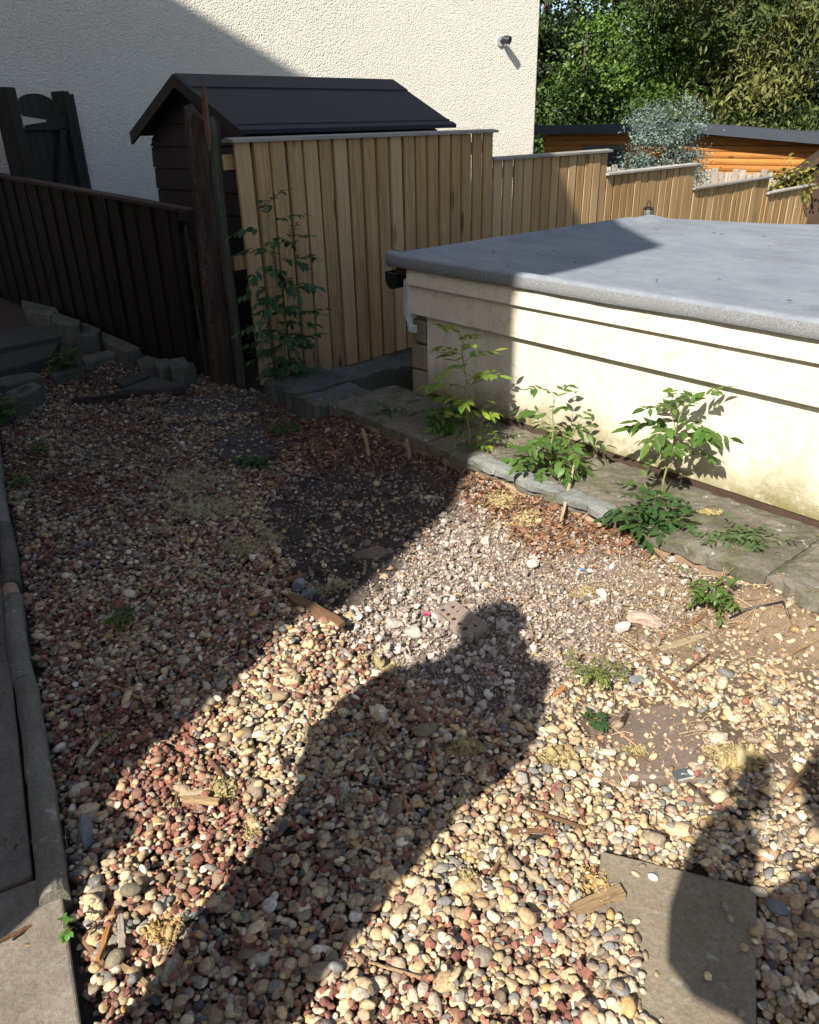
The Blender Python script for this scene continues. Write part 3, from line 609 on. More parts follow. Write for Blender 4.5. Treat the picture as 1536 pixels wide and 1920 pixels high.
for (f0, f1, e) in ((.0, .06, .004), (.76, 1.0, .005), (.10, .12, .002)):       # felt laps
    ya, yb2 = SY0 - .07 + (.89 - SY0 + .07) * f0, SY0 - .07 + (.89 - SY0 + .07) * f1; za, zc = SE + .038 + (SR - SE + .015) * f0, SE + .038 + (SR - SE + .015) * f1
    b = MB(); b.add([(RX0 - .001, ya, za + e * .3), (RX1 + .001, ya, za + e * .3), (RX1 + .001, yb2, zc + e), (RX0 - .001, yb2, zc + e), (RX0 - .001, ya, za + e + .004), (RX1 + .001, ya, za + e + .004), (RX1 + .001, yb2, zc + e + .004), (RX0 - .001, yb2, zc + e + .004)], [(3, 2, 1, 0), (4, 5, 6, 7), (0, 1, 5, 4), (1, 2, 6, 5), (2, 3, 7, 6), (3, 0, 4, 7)])
    b.build('felt_lap', M['felt'], rs)
for s_, y0 in ((1, SY0 - .075), (-1, SY1 + .075)):
    b = MB(); b.add([(RX0 - .02, y0, SE + .045), (RX0 - .02, .89, SR + .058), (RX0 - .02, .89, SR - .02), (RX0 - .02, y0, SE - .035), (RX0, y0, SE + .045), (RX0, .89, SR + .058), (RX0, .89, SR - .02), (RX0, y0, SE - .035)], [(0, 1, 2, 3), (7, 6, 5, 4), (0, 4, 5, 1), (1, 5, 6, 2), (2, 6, 7, 3), (3, 7, 4, 0)])
    b.build('bargeboard', M['shedboard'], shed)

# ------------------------------------------------------------------ white rendered house behind
HO = tow(FO, FRZ, (0, 3.5, 0)); HRZ = R(90 - 56)
hs = empty('white_house', HO, HRZ, 'tall white roughcast house wall rising behind the shed and fence', 'house')
HX1 = 6.31
MB().box(-7.0, HX1, 0.0, 7.5, -0.5, 6.2).build('wall', M['render'], hs, bev=.02)
MB().extx([(-.1, 6.15), (7.6, 6.15), (7.6, 6.3), (3.7, 9.3), (-.1, 6.3)], -7.15, HX1 + .15).build('roof', M['rooftile'], hs)
# small security light on the house wall
wl = empty('security_light', tow(HO, HRZ, (5.68, 0.0, 2.42)), HRZ, 'small dark security lamp fixed high on the white house wall', 'wall lamp')
MB().tube([(0, 0.02, 0), (0, -.02, 0)], .075, 14).build('back_plate', M['white'], wl, smooth=False)
MB().tube([(0.0, -.02, 0), (.02, -.07, .012)], .02, 8).build('arm', M['black'], wl)
MB().tube([(.02, -.05, .02), (.03, -.085, .018), (.07, -.17, -.0), (.072, -.175, -.002)], [.04, .06, .065, .055], 14).build('lamp_head', M['black'], wl, smooth=False)

wl.scale = (.72, .72, .72)
# ------------------------------------------------------------------ small lantern on the fence
ln = empty('solar_lantern', tow(FO, FRZ, (5.02, -.085, .60)), FRZ, 'small black wire lantern hanging on the fence above the garage roof', 'lantern')
MB().tube([(0, 0, 0), (0, 0, .012), (0, 0, .09), (0, 0, .1)], [.03, .046, .046, .04], 12).build('glass_jar', M['lime'], ln, smooth=True)
MB().tube([(0, 0, .1), (0, 0, .115), (0, 0, .125)], [.052, .05, .02], 12).build('lid', M['black'], ln)
MB().tube([(-.045 * math.cos(a), 0, .11 + .07 * math.sin(a)) for a in np.linspace(0, math.pi, 9)], .004, 5).build('handle', M['black'], ln)
for k in range(6): MB().tube([(.048 * math.cos(k * 1.047), .048 * math.sin(k * 1.047), .0), (.05 * math.cos(k * 1.047), .05 * math.sin(k * 1.047), .105)], .003, 4).build('wire', M['black'], ln)

# ------------------------------------------------------------------ orange cabin, grey fence, brown shed roof in the distance
def pol(d, a): return np.array([d * math.sin(R(a)), d * math.cos(R(a))])
CL, CN, CR_ = pol(19.3, 9.6), pol(18.0, 18.6), pol(17.0, 25.3); CR_ = CN + (CR_ - CN) * 1.35
cab = empty('log_cabin', (CN[0], CN[1], 0.16), 0, 'orange stained log cabin with a dark grey flat roof edge below the trees', 'cabin')
def zroof(p):
    return 1.31 if p[1] > CN[1] else 1.31 - 0.20 * np.linalg.norm(p - CN) / np.linalg.norm(CR_ - CN) * 1.35
def seg(p, q, off=0.0):
    d = (q - p) / np.linalg.norm(q - p); nrm = np.array([d[1], -d[0]]);
    if nrm[1] > 0: nrm = -nrm
    return d, nrm
for (p, q) in ((CL, CN), (CN, CR_)):
    d, nn_ = seg(p, q); L = np.linalg.norm(q - p)
    for k in range(16):
        z0 = -0.6 + k * 0.115
        z1 = z0 + .112
        if z1 > (1.27 if p is CL else .98): break
        b = MB(); zz1 = z1
        a0, a1 = p, q
        b.extx([(0.0, z0), (0.05, z0), (0.05, z1), (0.0, z1), (-.014, z1 - .02), (-.022, (z0 + z1) / 2), (-.014, z0 + .02)], 0, L)
        o = b.build('log', M['cedar'], cab, rot=(0, 0, math.atan2(d[1], d[0]))); o.location = (p[0] - CN[0], p[1] - CN[1], 0)
    zp, zq = zroof(p), zroof(q)
    e = d * .28; P_ = (p - e * (1 if p is CL else 0)) + nn_ * .3; Q_ = q + nn_ * .3 + (e if q is CR_ else 0)
    if p is CL: Q_ = CN + nn_ * .3 + d * .1
    b = MB(); vs = []
    for (c, zt) in ((P_, zp), (Q_, zq)):
        for off, zz in ((0, zt - .17), (0, zt), (.4, zt), (.4, zt - .17)): vs.append((c[0] - nn_[0] * off - CN[0], c[1] - nn_[1] * off - CN[1], zz))
    b.add(vs, [(0, 1, 5, 4), (1, 2, 6, 5), (2, 3, 7, 6), (3, 0, 4, 7), (0, 3, 2, 1), (4, 5, 6, 7)]); b.build('roof_edge', M['fascia'], cab)
d, nn_ = seg(CN, CR_); L = np.linalg.norm(CR_ - CN)
MB().extr([(0, .9), (L, .9), (L, zroof(CR_) - .12), (0, 1.25)], 0.0, .05).build('gable_panel', M['cedar'], cab, rot=(0, 0, math.atan2(d[1], d[0])))
d, nn_ = seg(CL, CN)
inn = [CL, CN, CR_, CR_ + pol(6, 30), CL + pol(6, 15)]
MB().prism([tuple(p - CN - (nn_ * .02)) for p in inn], -0.6, 1.12).build('body', M['cedar'], cab) if False else None
b = MB(); b.prism([tuple(p - CN) for p in (CL + pol(.1, 15), CN + pol(.15, 18), CR_ + pol(.1, 40), CR_ + pol(5, 35), CL + pol(5, 12))], -0.6, 1.05); b.build('body', M['brownroof'], cab)
b = MB(); b.prism([tuple(p - CN) for p in (CL, CN, CR_, CR_ + pol(5, 35), CL + pol(5, 12))], 1.06, 1.10); b.build('roof', M['fascia'], cab)
Lw = np.linalg.norm(CN - CL)
for t0, t1 in ((0.30, 0.445), (0.45, 0.60)):
    x0, x1 = t0 * Lw, t1 * Lw
    fo = MB(); 
    for (a, c, z0, z1) in ((x0, x0 + .07, -.5, .90), (x1 - .07, x1, -.5, .90), (x0 + .07, x1 - .07, .82, .90), (x0 + .07, x1 - .07, -.5, -.4)): fo.box(a, c, -.06, -.03, z0, z1)
    fo = fo.build('door', M['frame'], cab, loc=(CL[0] - CN[0], CL[1] - CN[1], 0), rot=(0, 0, math.atan2(d[1], d[0])))
    MB().box(x0 + .07, x1 - .07, -.045, -.035, -.4, .82).build('pane', M['glass'], fo)

gf = empty('grey_picket_fence', (0, 0, 0), 0, 'silvered picket fence in the distance in front of the orange cabin', 'fence')
ga_, gb_ = pol(14.4, 13.6), pol(14.6, 26.5); dd = (gb_ - ga_) / np.linalg.norm(gb_ - ga_); n = int(np.linalg.norm(gb_ - ga_) / .105)
pk = MB().box(-.045, .045, -.01, .01, 0, 1.0, .002).mesh('picket', M['greyfence'])
for k in range(n):
    c = ga_ + dd * (k + .5) * .105; link('picket', pk, gf, (c[0], c[1], -.28), (0, 0, math.atan2(dd[1], dd[0])), (1, 1, 1.13 + .04 * math.sin(k * 1.7) - .13 * k / n))
bs = empty('brown_lean_to', (*pol(13.6, 23.4), 0), R(-23.4), 'dark brown sloping shed roof at the far right behind the fence', 'shed')
MB().extr([(-.05, .36), (2.2, 2.3), (2.2, 2.2), (-.05, .27)], 0.0, 1.4).build('roof', M['brownroof'], bs)
MB().extr([(.3, -.4), (2.1, -.4), (2.1, 2.1), (.3, .56)], .1, 1.3).build('body', M['brownroof'], bs)

# ------------------------------------------------------------------ the house behind the photographer (its shadow lies across the garden)
_az = R(SUN_AZ); BK = np.array([.53, 3.87]) - np.array([math.sin(_az), math.cos(_az)]) * 5.2
oh = empty('brick_house', (BK[0], BK[1], 0), R(-44.6), 'brick house behind the viewer whose gable shadow lies across the garden', 'house')
MB().extr([(.04, -.3), (.04, 6.2), (-2.61, 10.05), (-5.3, 7.6), (-5.3, -.3)], 0.0, -7.0).build('wall', M['brickwall'], oh)
MB().extr([(.04, 6.19), (.40, 6.49), (.40, 6.64), (-2.61, 10.45), (-5.75, 7.66), (-5.75, 7.5), (-5.3, 7.45), (-2.61, 10.07)], 0.02, -7.1).build('roof', M['rooftile'], oh)
for (u, z) in ((-1.6, 1.0), (-3.9, 1.0), (-1.6, 3.9), (-3.9, 3.9)):
    f = MB().box(u - .55, u + .55, 0.005, 0.05, z, z + 1.2).build('window', M['white'], oh)
    MB().box(u - .48, u + .48, 0.052, 0.06, z + .07, z + 1.13).build('pane', M['glass'], f)
_ro = lambda q: toloc((BK[0], BK[1]), R(-44.6), tow(K0, KRZ, q))
MB().prism([_ro((-1.25, 0.9)), _ro((-1.25, 5.2)), _ro((-4.2, 5.2)), _ro((-4.2, 0.9))][::-1], -.3, 3.1).build('rear_extension', M['brickwall'], oh)  # added unseen block and roof, keeping sky light off the left side
MB().prism([_ro((-1.15, 0.8)), _ro((-1.15, 5.3)), _ro((-4.3, 5.3)), _ro((-4.3, 0.8))][::-1], 3.102, 3.3).build('extension_roof', M['rooftile'], oh)
# wheelie bin by that house
wb = empty('wheelie_bin', (-1.74, 0.22, 0.02), R(-30.5), 'black wheelie bin by the path just outside the left edge of the picture', 'bin')
b = MB(); b.add([(-.24, -.24, .08), (.24, -.24, .08), (.24, .24, .08), (-.24, .24, .08), (-.29, -.32, .98), (.29, -.32, .98), (.29, .32, .98), (-.29, .32, .98)], [(3, 2, 1, 0), (4, 5, 6, 7), (0, 1, 5, 4), (1, 2, 6, 5), (2, 3, 7, 6), (3, 0, 4, 7)]); b.build('body', M['black'], wb, bev=.03)
b = MB(); b.extx([(-.34, .985), (.35, .985), (.35, 1.02), (.1, 1.09), (-.2, 1.09), (-.34, 1.03)], -.30, .30); b.build('lid', M['black'], wb, bev=.02)
for sx in (-.27, .27): MB().tube([(sx - .02, -.24, .10), (sx + .02, -.24, .10)], .10, 14).build('wheel', M['black'], wb)

# ------------------------------------------------------------------ people (outside the frame; their shadows fall on the gravel)
LATV = np.array([math.cos(_az), -math.sin(_az)]); AHV = np.array([math.sin(_az), math.cos(_az)])
def skin_body(name, J, E_, mat, parent):
    me = bpy.data.meshes.new(name); me.from_pydata([j[:3] for j in J], E_, []); me.materials.append(mat)
    o = bpy.data.objects.new(name, me); COL.objects.link(o); o.parent = parent
    m = o.modifiers.new('s', 'SKIN'); m.use_smooth_shade = True
    for v, j in zip(me.skin_vertices[0].data, J): v.radius = (j[3], j[4] if len(j) > 4 else j[3]); v.use_root = False
    me.skin_vertices[0].data[0].use_root = True
    ss_ = o.modifiers.new('u', 'SUBSURF'); ss_.levels = 1; ss_.render_levels = 1
    return o
def head(parent, c, r, hairm, cap=False, face=(0, 1)):
    V_, F_ = ico(2); V_ = V_.copy(); fx, fy = face
    q = V_ * np.array([r * .82, r * .82, r * 1.12])
    fr = V_[:, 0] * fx + V_[:, 1] * fy
    q[:, :2] += np.outer(np.where((fr > .5) & (abs(V_[:, 2]) < .5), .08 * r, 0), [fx, fy])
    q[:, :2] += np.outer(np.where((fr > .93) & (V_[:, 2] < .2) & (V_[:, 2] > -.35), .22 * r, 0), [fx, fy])
    me = np_mesh('head', q + np.array(c), F_, M['skin']); o = link('head', me, parent)
    hq = V_ * np.array([r * .89, r * .89, r * 1.17]); keep = [f for f in F_ if np.mean((V_[f][:, 2]) - .55 * (V_[f][:, 0] * fx + V_[f][:, 1] * fy)) > 0.08]
    link('hair', np_mesh('hair', hq + np.array(c), np.array(keep), M['cloth2'] if cap else M['hair']), o)
    ex = np.array([-fy, fx])
    for s_ in (-1, 1):
        e = np.array(c) + np.array([*(np.array([fx, fy]) * r * .82 + ex * s_ * r * .3), r * .06]); link('eye', np_mesh('eye', V_ * r * .09 + e, F_, M['hair']), o)
        e = np.array(c) + np.array([*(ex * s_ * r * .84), -r * .02]); link('ear', np_mesh('ear', V_ * np.array([r * .14, r * .14, r * .24]) + e, F_, M['skin']), o)
    if cap:
        b_ = MB(); a0 = math.atan2(fy, fx)
        for rr, zz in ((r * .8, r * .45), (r * 1.12, r * .36)): b_.v += [(c[0] + rr * math.cos(a0 + t), c[1] + rr * math.sin(a0 + t), c[2] + zz) for t in np.linspace(-.75, .75, 7)]
        b_.f = [(i, i + 1, i + 8, i + 7) for i in range(6)]; b_.build('cap_peak', M['cloth2'], o)
    return o
def hand(parent, w, d, up, m):
    """palm with four fingers and a thumb; w wrist, d forward, up normal of the palm"""
    w, d, up = Vector(w), Vector(d).normalized(), Vector(up).normalized(); sd_ = d.cross(up).normalized()
    J = [(*(w), .026, .018), (*(w + d * .05), .038, .017), (*(w + d * .085), .038, .015)]; E_ = [(0, 1), (1, 2)]
    o = skin_body('hand', J, E_, M['skin'], parent)
    fm = MB()
    for k, L in enumerate((.062, .072, .068, .054)):
        b0 = w + d * .085 + sd_ * (-.027 + k * .018)
        fm.tube([b0 - d * .02, b0 + d * L * .45, b0 + d * L * .8 - up * .016, b0 + d * L - up * .035], [.0088, .0085, .0078, .006], 6)
    t0 = w + d * .03 - sd_ * .03; fm.tube([t0, t0 - sd_ * .022 + d * .03, t0 - sd_ * .026 + d * .058 - up * .01], [.012, .0105, .008], 6)
    fm.build('fingers', M['skin'], o, smooth=True); return o

def ico(n):
    t = (1 + 5 ** .5) / 2
    v = [(-1, t, 0), (1, t, 0), (-1, -t, 0), (1, -t, 0), (0, -1, t), (0, 1, t), (0, -1, -t), (0, 1, -t), (t, 0, -1), (t, 0, 1), (-t, 0, -1), (-t, 0, 1)]
    f = [(0, 11, 5), (0, 5, 1), (0, 1, 7), (0, 7, 10), (0, 10, 11), (1, 5, 9), (5, 11, 4), (11, 10, 2), (10, 7, 6), (7, 1, 8), (3, 9, 4), (3, 4, 2), (3, 2, 6), (3, 6, 8), (3, 8, 9), (4, 9, 5), (2, 4, 11), (6, 2, 10), (8, 6, 7), (9, 8, 1)]
    v = [np.array(p) / np.linalg.norm(p) for p in v]
    for _ in range(n):
        c = {}; nf = []
        def mid(a, b_):
            k = (min(a, b_), max(a, b_))
            if k not in c: m = v[a] + v[b_]; v.append(m / np.linalg.norm(m)); c[k] = len(v) - 1
            return c[k]
        for a, b_, d in f:
            x, y, z = mid(a, b_), mid(b_, d), mid(d, a); nf += [(a, x, z), (b_, y, x), (d, z, y), (x, y, z)]
        f = nf
    return np.array(v), np.array(f)

def person(B, label, joints, edges, headc, hr, cloth, cap, face, hands, phone=None):
    p = empty('person', (B[0], B[1], 0), R(-SUN_AZ), label, 'person')
    skin_body('body', joints, edges, cloth, p); head(p, headc, hr, M['hair'], cap, face)
    for h in hands: hand(p, *h, M['skin'])
    return p
EDG = [(0, 1), (1, 2), (2, 3), (3, 4), (2, 5), (5, 6), (6, 7), (2, 8), (8, 9), (9, 10), (0, 11), (11, 12), (12, 13), (13, 14), (0, 15), (15, 16), (16, 17), (17, 18)]
# the companion, left of the camera
person((-0.812, 0.493), 'person in a dark coat and a peaked cap standing left of the camera', [
    (.09, 0, .95, .27, .12), (.09, 0, 1.17, .28, .13), (.09, 0, 1.38, .26, .13), (.10, 0, 1.52, .165, .12), (.06, .02, 1.68, .135, .12),
    (-.07, 0, 1.30, .12), (-.13, .0, 1.10, .09), (-.04, .06, .97, .05), (.27, .0, 1.55, .12), (.32, .0, 1.28, .105), (.25, .06, 1.02, .05),
    (.01, 0, .80, .20, .10), (.05, -.02, .50, .20, .09), (.02, -.03, .10, .055), (.02, .08, .05, .045), (.20, -.02, .80, .19, .10), (.18, -.03, .50, .20, .09), (.22, -.04, .10, .055), (.23, .07, .05, .045)],
    EDG, (.04, .03, 1.745), .104, M['cloth1'], True, (1, 0), [((-.04, .06, .97), (.8, .1, -.4), (0, 1, 0)), ((.25, .06, 1.02), (-.8, .1, -.4), (0, 1, 0))])
# the photographer, holding the phone up in front
pp = person((-0.03, -0.12), 'person in grey behind the camera holding a phone up with a bent arm', [
    (.25, -.12, .93, .22, .13), (.25, -.12, 1.15, .22, .13), (.24, -.12, 1.32, .20, .13), (.22, -.12, 1.49, .085), (.21, -.11, 1.58, .08),
    (.06, -.08, 1.25, .10), (-.065, -.01, 1.14, .13), (-.045, .0, 1.50, .06), (.40, -.10, 1.34, .08), (.38, .0, 1.25, .06), (.24, .06, 1.48, .04),
    (.18, -.12, .82, .12), (.18, -.13, .48, .09), (.18, -.15, .10, .05), (.18, -.02, .05, .045), (.34, -.12, .82, .12), (.34, -.13, .48, .09), (.34, -.15, .10, .05), (.34, -.02, .05, .045)],
    EDG, (.175, -.09, 1.73), .115, M['cloth2'], False, (0, 1), [((-.045, .0, 1.50), (.15, .1, 1), (0, -1, .2)), ((.24, .06, 1.48), (-.6, .1, .9), (0, -1, .2))])
ph = MB().box(-.04, .04, -.004, .004, -.078, .078).build('phone', M['black'], loc=(-0.01, -0.05, 1.53), rot=(R(-20), 0, R(-5)), bev=.006); tag(ph, 'black phone held up behind the camera position', 'phone')

# ------------------------------------------------------------------ loose stones, dropped one by one on a height field
HC = 0.005
hx0, hy0 = -3.6, 0.35; HNX, HNY = int(5.6 / HC), int(5.3 / HC)
_ix = np.clip(((hx0 + np.arange(HNX) * HC) - GX0) / GC, 0, nx - 2); _iy = np.clip(((hy0 + np.arange(HNY) * HC) - GY0) / GC, 0, ny - 2)
i0 = _ix.astype(int); j0 = _iy.astype(int); fx_ = (_ix - i0)[None, :]; fy_ = (_iy - j0)[:, None]
H = (HS[np.ix_(j0, i0)] * (1 - fx_) * (1 - fy_) + HS[np.ix_(j0, i0 + 1)] * fx_ * (1 - fy_) + HS[np.ix_(j0 + 1, i0)] * (1 - fx_) * fy_ + HS[np.ix_(j0 + 1, i0 + 1)] * fx_ * fy_).astype(np.float32)
def fld(a, x, y): return a[np.clip(((y - GY0) / GC).astype(int), 0, ny - 1), np.clip(((x - GX0) / GC).astype(int), 0, nx - 1)]
def top(x, y, r=0.02):
    i, j = int((x - hx0) / HC), int((y - hy0) / HC); k = max(1, int(r / HC)); return float(H[max(0, j - k):j + k + 1, max(0, i - k):i + k + 1].mean())
def stamp_flat(poly, z):
    m = inpoly(hx0 + np.arange(HNX)[None, :] * HC + np.zeros((HNY, 1)), hy0 + np.arange(HNY)[:, None] * HC + np.zeros((1, HNX)), poly); H[m] = np.maximum(H[m], z)

# slabs lie in the ground before the stones fall
sl1 = MB().prism(SLAB, -0.06, -0.004).build('paving_slab', M['slab'], bev=.006); tag(sl1, 'sandy paving slab half buried in pebbles at the lower right', 'slab'); stamp_flat(SLAB, -0.004)
def slabthing(pxs, z, m, label, th=.05):
    po = [tuple(gp(a, b_, z)[:2]) for a, b_ in pxs]; o = MB().prism(po, z - th, z).build('paving_slab', M[m], bev=.006); tag(o, label, 'slab'); stamp_flat(po, z); return o
slabthing([(1100, 1345), (1300, 1310), (1340, 1465), (1130, 1450)], -0.012, 'dirtslab', 'dirt covered paving slab showing through pebbles right of the cap shadow')
slabthing([(255, 775), (400, 738), (555, 745), (545, 772), (430, 788), (290, 796)], 0.004, 'darkslab', 'dark slate slab at the foot of the peeling post')
slabthing([(385, 840), (450, 802), (575, 797), (560, 845), (430, 868)], 0.0, 'darkslab', 'dark mossy slab sunk in gravel nearer the ledge')

def octa():
    v = [np.array(p, float) for p in ((1, 0, 0), (-1, 0, 0), (0, 1, 0), (0, -1, 0), (0, 0, 1), (0, 0, -1))]
    f = [(0, 2, 4), (2, 1, 4), (1, 3, 4), (3, 0, 4), (2, 0, 5), (1, 2, 5), (3, 1, 5), (0, 3, 5)]; c = {}; nf = []
    def mid(a, b_):
        k = (min(a, b_), max(a, b_))
        if k not in c: m = v[a] + v[b_]; v.append(m / np.linalg.norm(m)); c[k] = len(v) - 1
        return c[k]
    for a, b_, d in f:
        x, y, z = mid(a, b_), mid(b_, d), mid(d, a); nf += [(a, x, z), (b_, y, x), (d, z, y), (x, y, z)]
    return np.array(v), np.array(nf)
def variants(n, sub, rough, ang=False, seed=1, cuts=0):
    r_ = np.random.default_rng(seed); V0, F0 = octa() if sub == 'o' else ico(sub); out = []
    for _ in range(n):
        V_ = V0.copy()
        if ang:
            for _k in range(9):
                d = r_.normal(size=3); d /= np.linalg.norm(d); h = r_.uniform(.5, .8); p = V_ @ d; V_ -= np.outer(np.maximum(p - h, 0), d)
        else:
            for _k in range(6):
                d = r_.normal(size=3); d /= np.linalg.norm(d); V_ *= (1 + rough * r_.uniform(-1, 1) * np.maximum(V_ @ d, 0) ** 2)[:, None]
        if cuts and _ % 4:
            for _k in range(cuts):
                d = r_.normal(size=3); d /= np.linalg.norm(d); h = r_.uniform(.5, .85); p = V_ @ d; V_ -= np.outer(np.maximum(p - h, 0) * .85, d)
        V_ += r_.normal(size=V_.shape) * (0.014 if not ang else .03); out.append(V_)
    return out, F0
VP = {0: variants(24, 1, .34, seed=2, cuts=3), 1: variants(18, 'o', .34, seed=3, cuts=3), 2: variants(12, 0, .2, seed=4)}
VA = {3: ([np.array([(1, .1, 0), (-1, 0, .15), (0, 1, -.1), (.1, -1, 0), (.15, 0, 1), (0, .1, -1)]) * q_ for q_ in (np.array([1, .8, .9]), np.array([.8, 1.1, .7]), np.array([1.1, .9, 1]))], np.array([(0, 2, 4), (2, 1, 4), (1, 3, 4), (3, 0, 4), (2, 0, 5), (1, 2, 5), (3, 1, 5), (0, 3, 5)])), 0: variants(20, 'o', 0, True, 5), 1: variants(14, 'o', 0, True, 6), 2: variants(12, 0, 0, True, 7)}
PEB = np.array([(.50, .42, .28), (.44, .35, .22), (.37, .285, .175), (.54, .48, .37), (.31, .24, .16), (.26, .215, .165), (.23, .22, .205), (.16, .165, .17), (.36, .32, .265), (.60, .56, .48), (.34, .22, .14), (.44, .30, .14), (.19, .145, .105), (.40, .31, .25), (.09, .09, .095)])
PEB = PEB * np.array([1.2, 1.18, 1.15])
PW = np.array([15, 13, 11, 8, 10, 9, 8, 4, 9, 3.5, 5, 3, 6, 4, 1.5]); PW /= PW.sum()
RED = np.array([(.25, .105, .072), (.30, .135, .092), (.20, .085, .062), (.33, .17, .115), (.25, .125, .095)])
RUB = np.array([(.43, .37, .315), (.33, .275, .23), (.52, .465, .415), (.25, .20, .165), (.18, .145, .12), (.38, .315, .265)])
RUB = RUB * 1.12
ACC = {}
def emit(key, V_, F_, c):
    a = ACC.setdefault(key, [[], [], [], 0]); a[0].append(V_); a[1].append(F_ + a[3]); a[2].append(np.broadcast_to(c, V_.shape)); a[3] += len(V_)
def drop(x, y, ax, ay, az, key, var, col, tilt=.3, cand=3, spread=.009, sink=.0, amp=.25):
    best = None
    for _ in range(cand):
        xx, yy = x + rng.uniform(-spread, spread), y + rng.uniform(-spread, spread)
        i, j = int((xx - hx0) / HC), int((yy - hy0) / HC)
        if i < 8 or j < 8 or i > HNX - 9 or j > HNY - 9: return
        k = max(1, int(min(ax, ay) * .6 / HC)); h = float(H[j - k:j + k + 1, i - k:i + k + 1].mean())
        if best is None or h < best[0]: best = (h, xx, yy, i, j)
    h, xx, yy, i, j = best
    zc = h + az * (.72 - sink)
    yaw = rng.uniform(0, 6.283); e = Euler((rng.normal() * tilt, rng.normal() * tilt, yaw)).to_matrix(); E3 = np.array(e)
    vs, F0 = var; V_ = vs[rng.integers(len(vs))] * np.array([ax, ay, az]); V_ = V_ @ E3.T + np.array([xx, yy, zc])
    emit(key, V_, F0, col)
    k = int(max(ax, ay) / HC) + 1; yy_, xx_ = np.mgrid[-k:k + 1, -k:k + 1] * HC
    c_, s_ = math.cos(yaw), math.sin(yaw); u = (xx_ * c_ + yy_ * s_) / ax; v = (-xx_ * s_ + yy_ * c_) / ay; q = u * u + v * v
    if i - k < 0 or j - k < 0 or i + k >= HNX or j + k >= HNY: return
    sub = H[j - k:j + k + 1, i - k:i + k + 1]; hh = zc + az * np.sqrt(np.clip(1 - q, 0, 1)); np.copyto(sub, np.maximum(sub, hh), where=q < 1)

inside = (lx > -0.03) & (gly < -0.475) & (dly > 0.02)
inside &= ~((gl < -0.3) & (gly > -0.56) & (gl > -1.05))
base = inside * (1 - .93 * np.clip(m_dark * 1.1, 0, 1)) * (1 - .97 * np.clip(m_rub * 1.1, 0, 1)) * (1 - .9 * m_s1) * (1 - .93 * m_s2) * (1 - .985 * np.clip(m_slab * 1.25, 0, 1)) * (1 - .88 * m_ds) * (1 - .8 * np.clip(m_lit * 1.1, 0, 1)) * (1 - .75 * m_dry)
base = base * (1 - .85 * sm((dl - 0.0) / .5) * sm(1 - (dly - .55) / .35))
base = base * (1 - .52 * m_right)
farshade = lambda y: 1.0 - .32 * min(1.0, max(0.0, (y - 2.4) / 1.4))  # farther stones coloured darker, standing in for the shade back there
def redfrac(x, y):
    u, v = toloc(K0, KRZ, (x, y)); r = .09 + .30 * math.exp(-(u / .75) ** 2) + .16 * math.exp(-(((x + .3) / .35) ** 2 + ((y - 2.0) / .3) ** 2))
    if x > .35: r *= .35
    r += .16 * min(1.0, max(0.0, (y - 2.6) / 1.2))
    return min(.6, r * (1 + .9 * float(wob(np.float64(x), np.float64(y), 7, 5))))
npeb = 0
def lod(y): return 0 if y < 1.2 else (1 if y < 2.5 else 2)
def gravel(n, dens, lay):
    global npeb
    xs_ = rng.uniform(hx0, hx0 + 5.6, n); ys_ = rng.uniform(hy0, hy0 + 5.3, n); d = fld(dens, xs_, ys_); keep = (rng.uniform(size=n) < d) & (xs_ > -.72 * ys_ - .5) & (xs_ < 0.72 * ys_ + .8)
    for x, y in zip(xs_[keep], ys_[keep]):
        L = lod(y) if abs(x) < .72 * y + .15 else 1 + (y > 2.5); npeb += 1
        if rng.uniform() < redfrac(x, y):
            a = .0086 * math.exp(rng.normal() * .3); drop(x, y, a * rng.uniform(.9, 1.3), a, a * rng.uniform(.65, .9), 'chip' + str(L), VA[L], RED[rng.integers(5)] * rng.uniform(.75, 1.2) * farshade(y), .5, 3)
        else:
            a = .0078 * math.exp(rng.normal() * .34) * (1.6 if rng.uniform() < .012 else 1); c = PEB[rng.choice(len(PEB), p=PW)] * rng.uniform(.75, 1.25) * np.array([1.04, 1.0, .93]) * farshade(y)
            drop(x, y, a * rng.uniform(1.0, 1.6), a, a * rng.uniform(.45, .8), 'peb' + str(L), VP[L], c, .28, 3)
gravel(165000, base, 0)
gravel(85000, base * (1 - .5 * m_right), 1)
# crushed rubble and grit in the dug patch
def scatter(n, dens, amin, amax, pw, key, cols, tilt=.5, flat=(.5, .9), sink=.25, darken=1.0):
    xs_ = rng.uniform(hx0, hx0 + 5.6, n); ys_ = rng.uniform(hy0, hy0 + 5.3, n); d = fld(dens, xs_, ys_); keep = (rng.uniform(size=n) < d) & (abs(xs_) < 0.72 * ys_ + .5)
    for x, y in zip(xs_[keep], ys_[keep]):
        a = amin + (amax - amin) * rng.uniform() ** pw; L = 3 if a < .0055 else (2 if a < .009 else 1)
        drop(x, y, a * rng.uniform(.9, 1.5), a, a * rng.uniform(*flat), key, VA[L], cols[rng.integers(len(cols))] * rng.uniform(.75, 1.15) * darken, tilt, 1, .0, sink)
m_white = area([(640, 1160), (720, 1110), (860, 1090), (960, 1180), (900, 1330), (780, 1260), (700, 1210)])
m_white2 = area([(850, 1250), (1000, 1270), (980, 1360), (860, 1330)])
mr = np.clip(m_rub, 0, 1)
scatter(420000, mr * inside, .003, .0075, 1.4, 'grit', RUB * np.array([.86, .82, .78]), .6, (.5, .9), .3)
scatter(70000, mr * inside * (.45 + .55 * m_white), .006, .017, 2.4, 'rubble', RUB, .6)
scatter(9000, np.clip(m_white + m_white2, 0, 1) * inside, .009, .021, 1.6, 'rubble', RUB[[0, 2, 5]], .6, (.55, .9), .1)
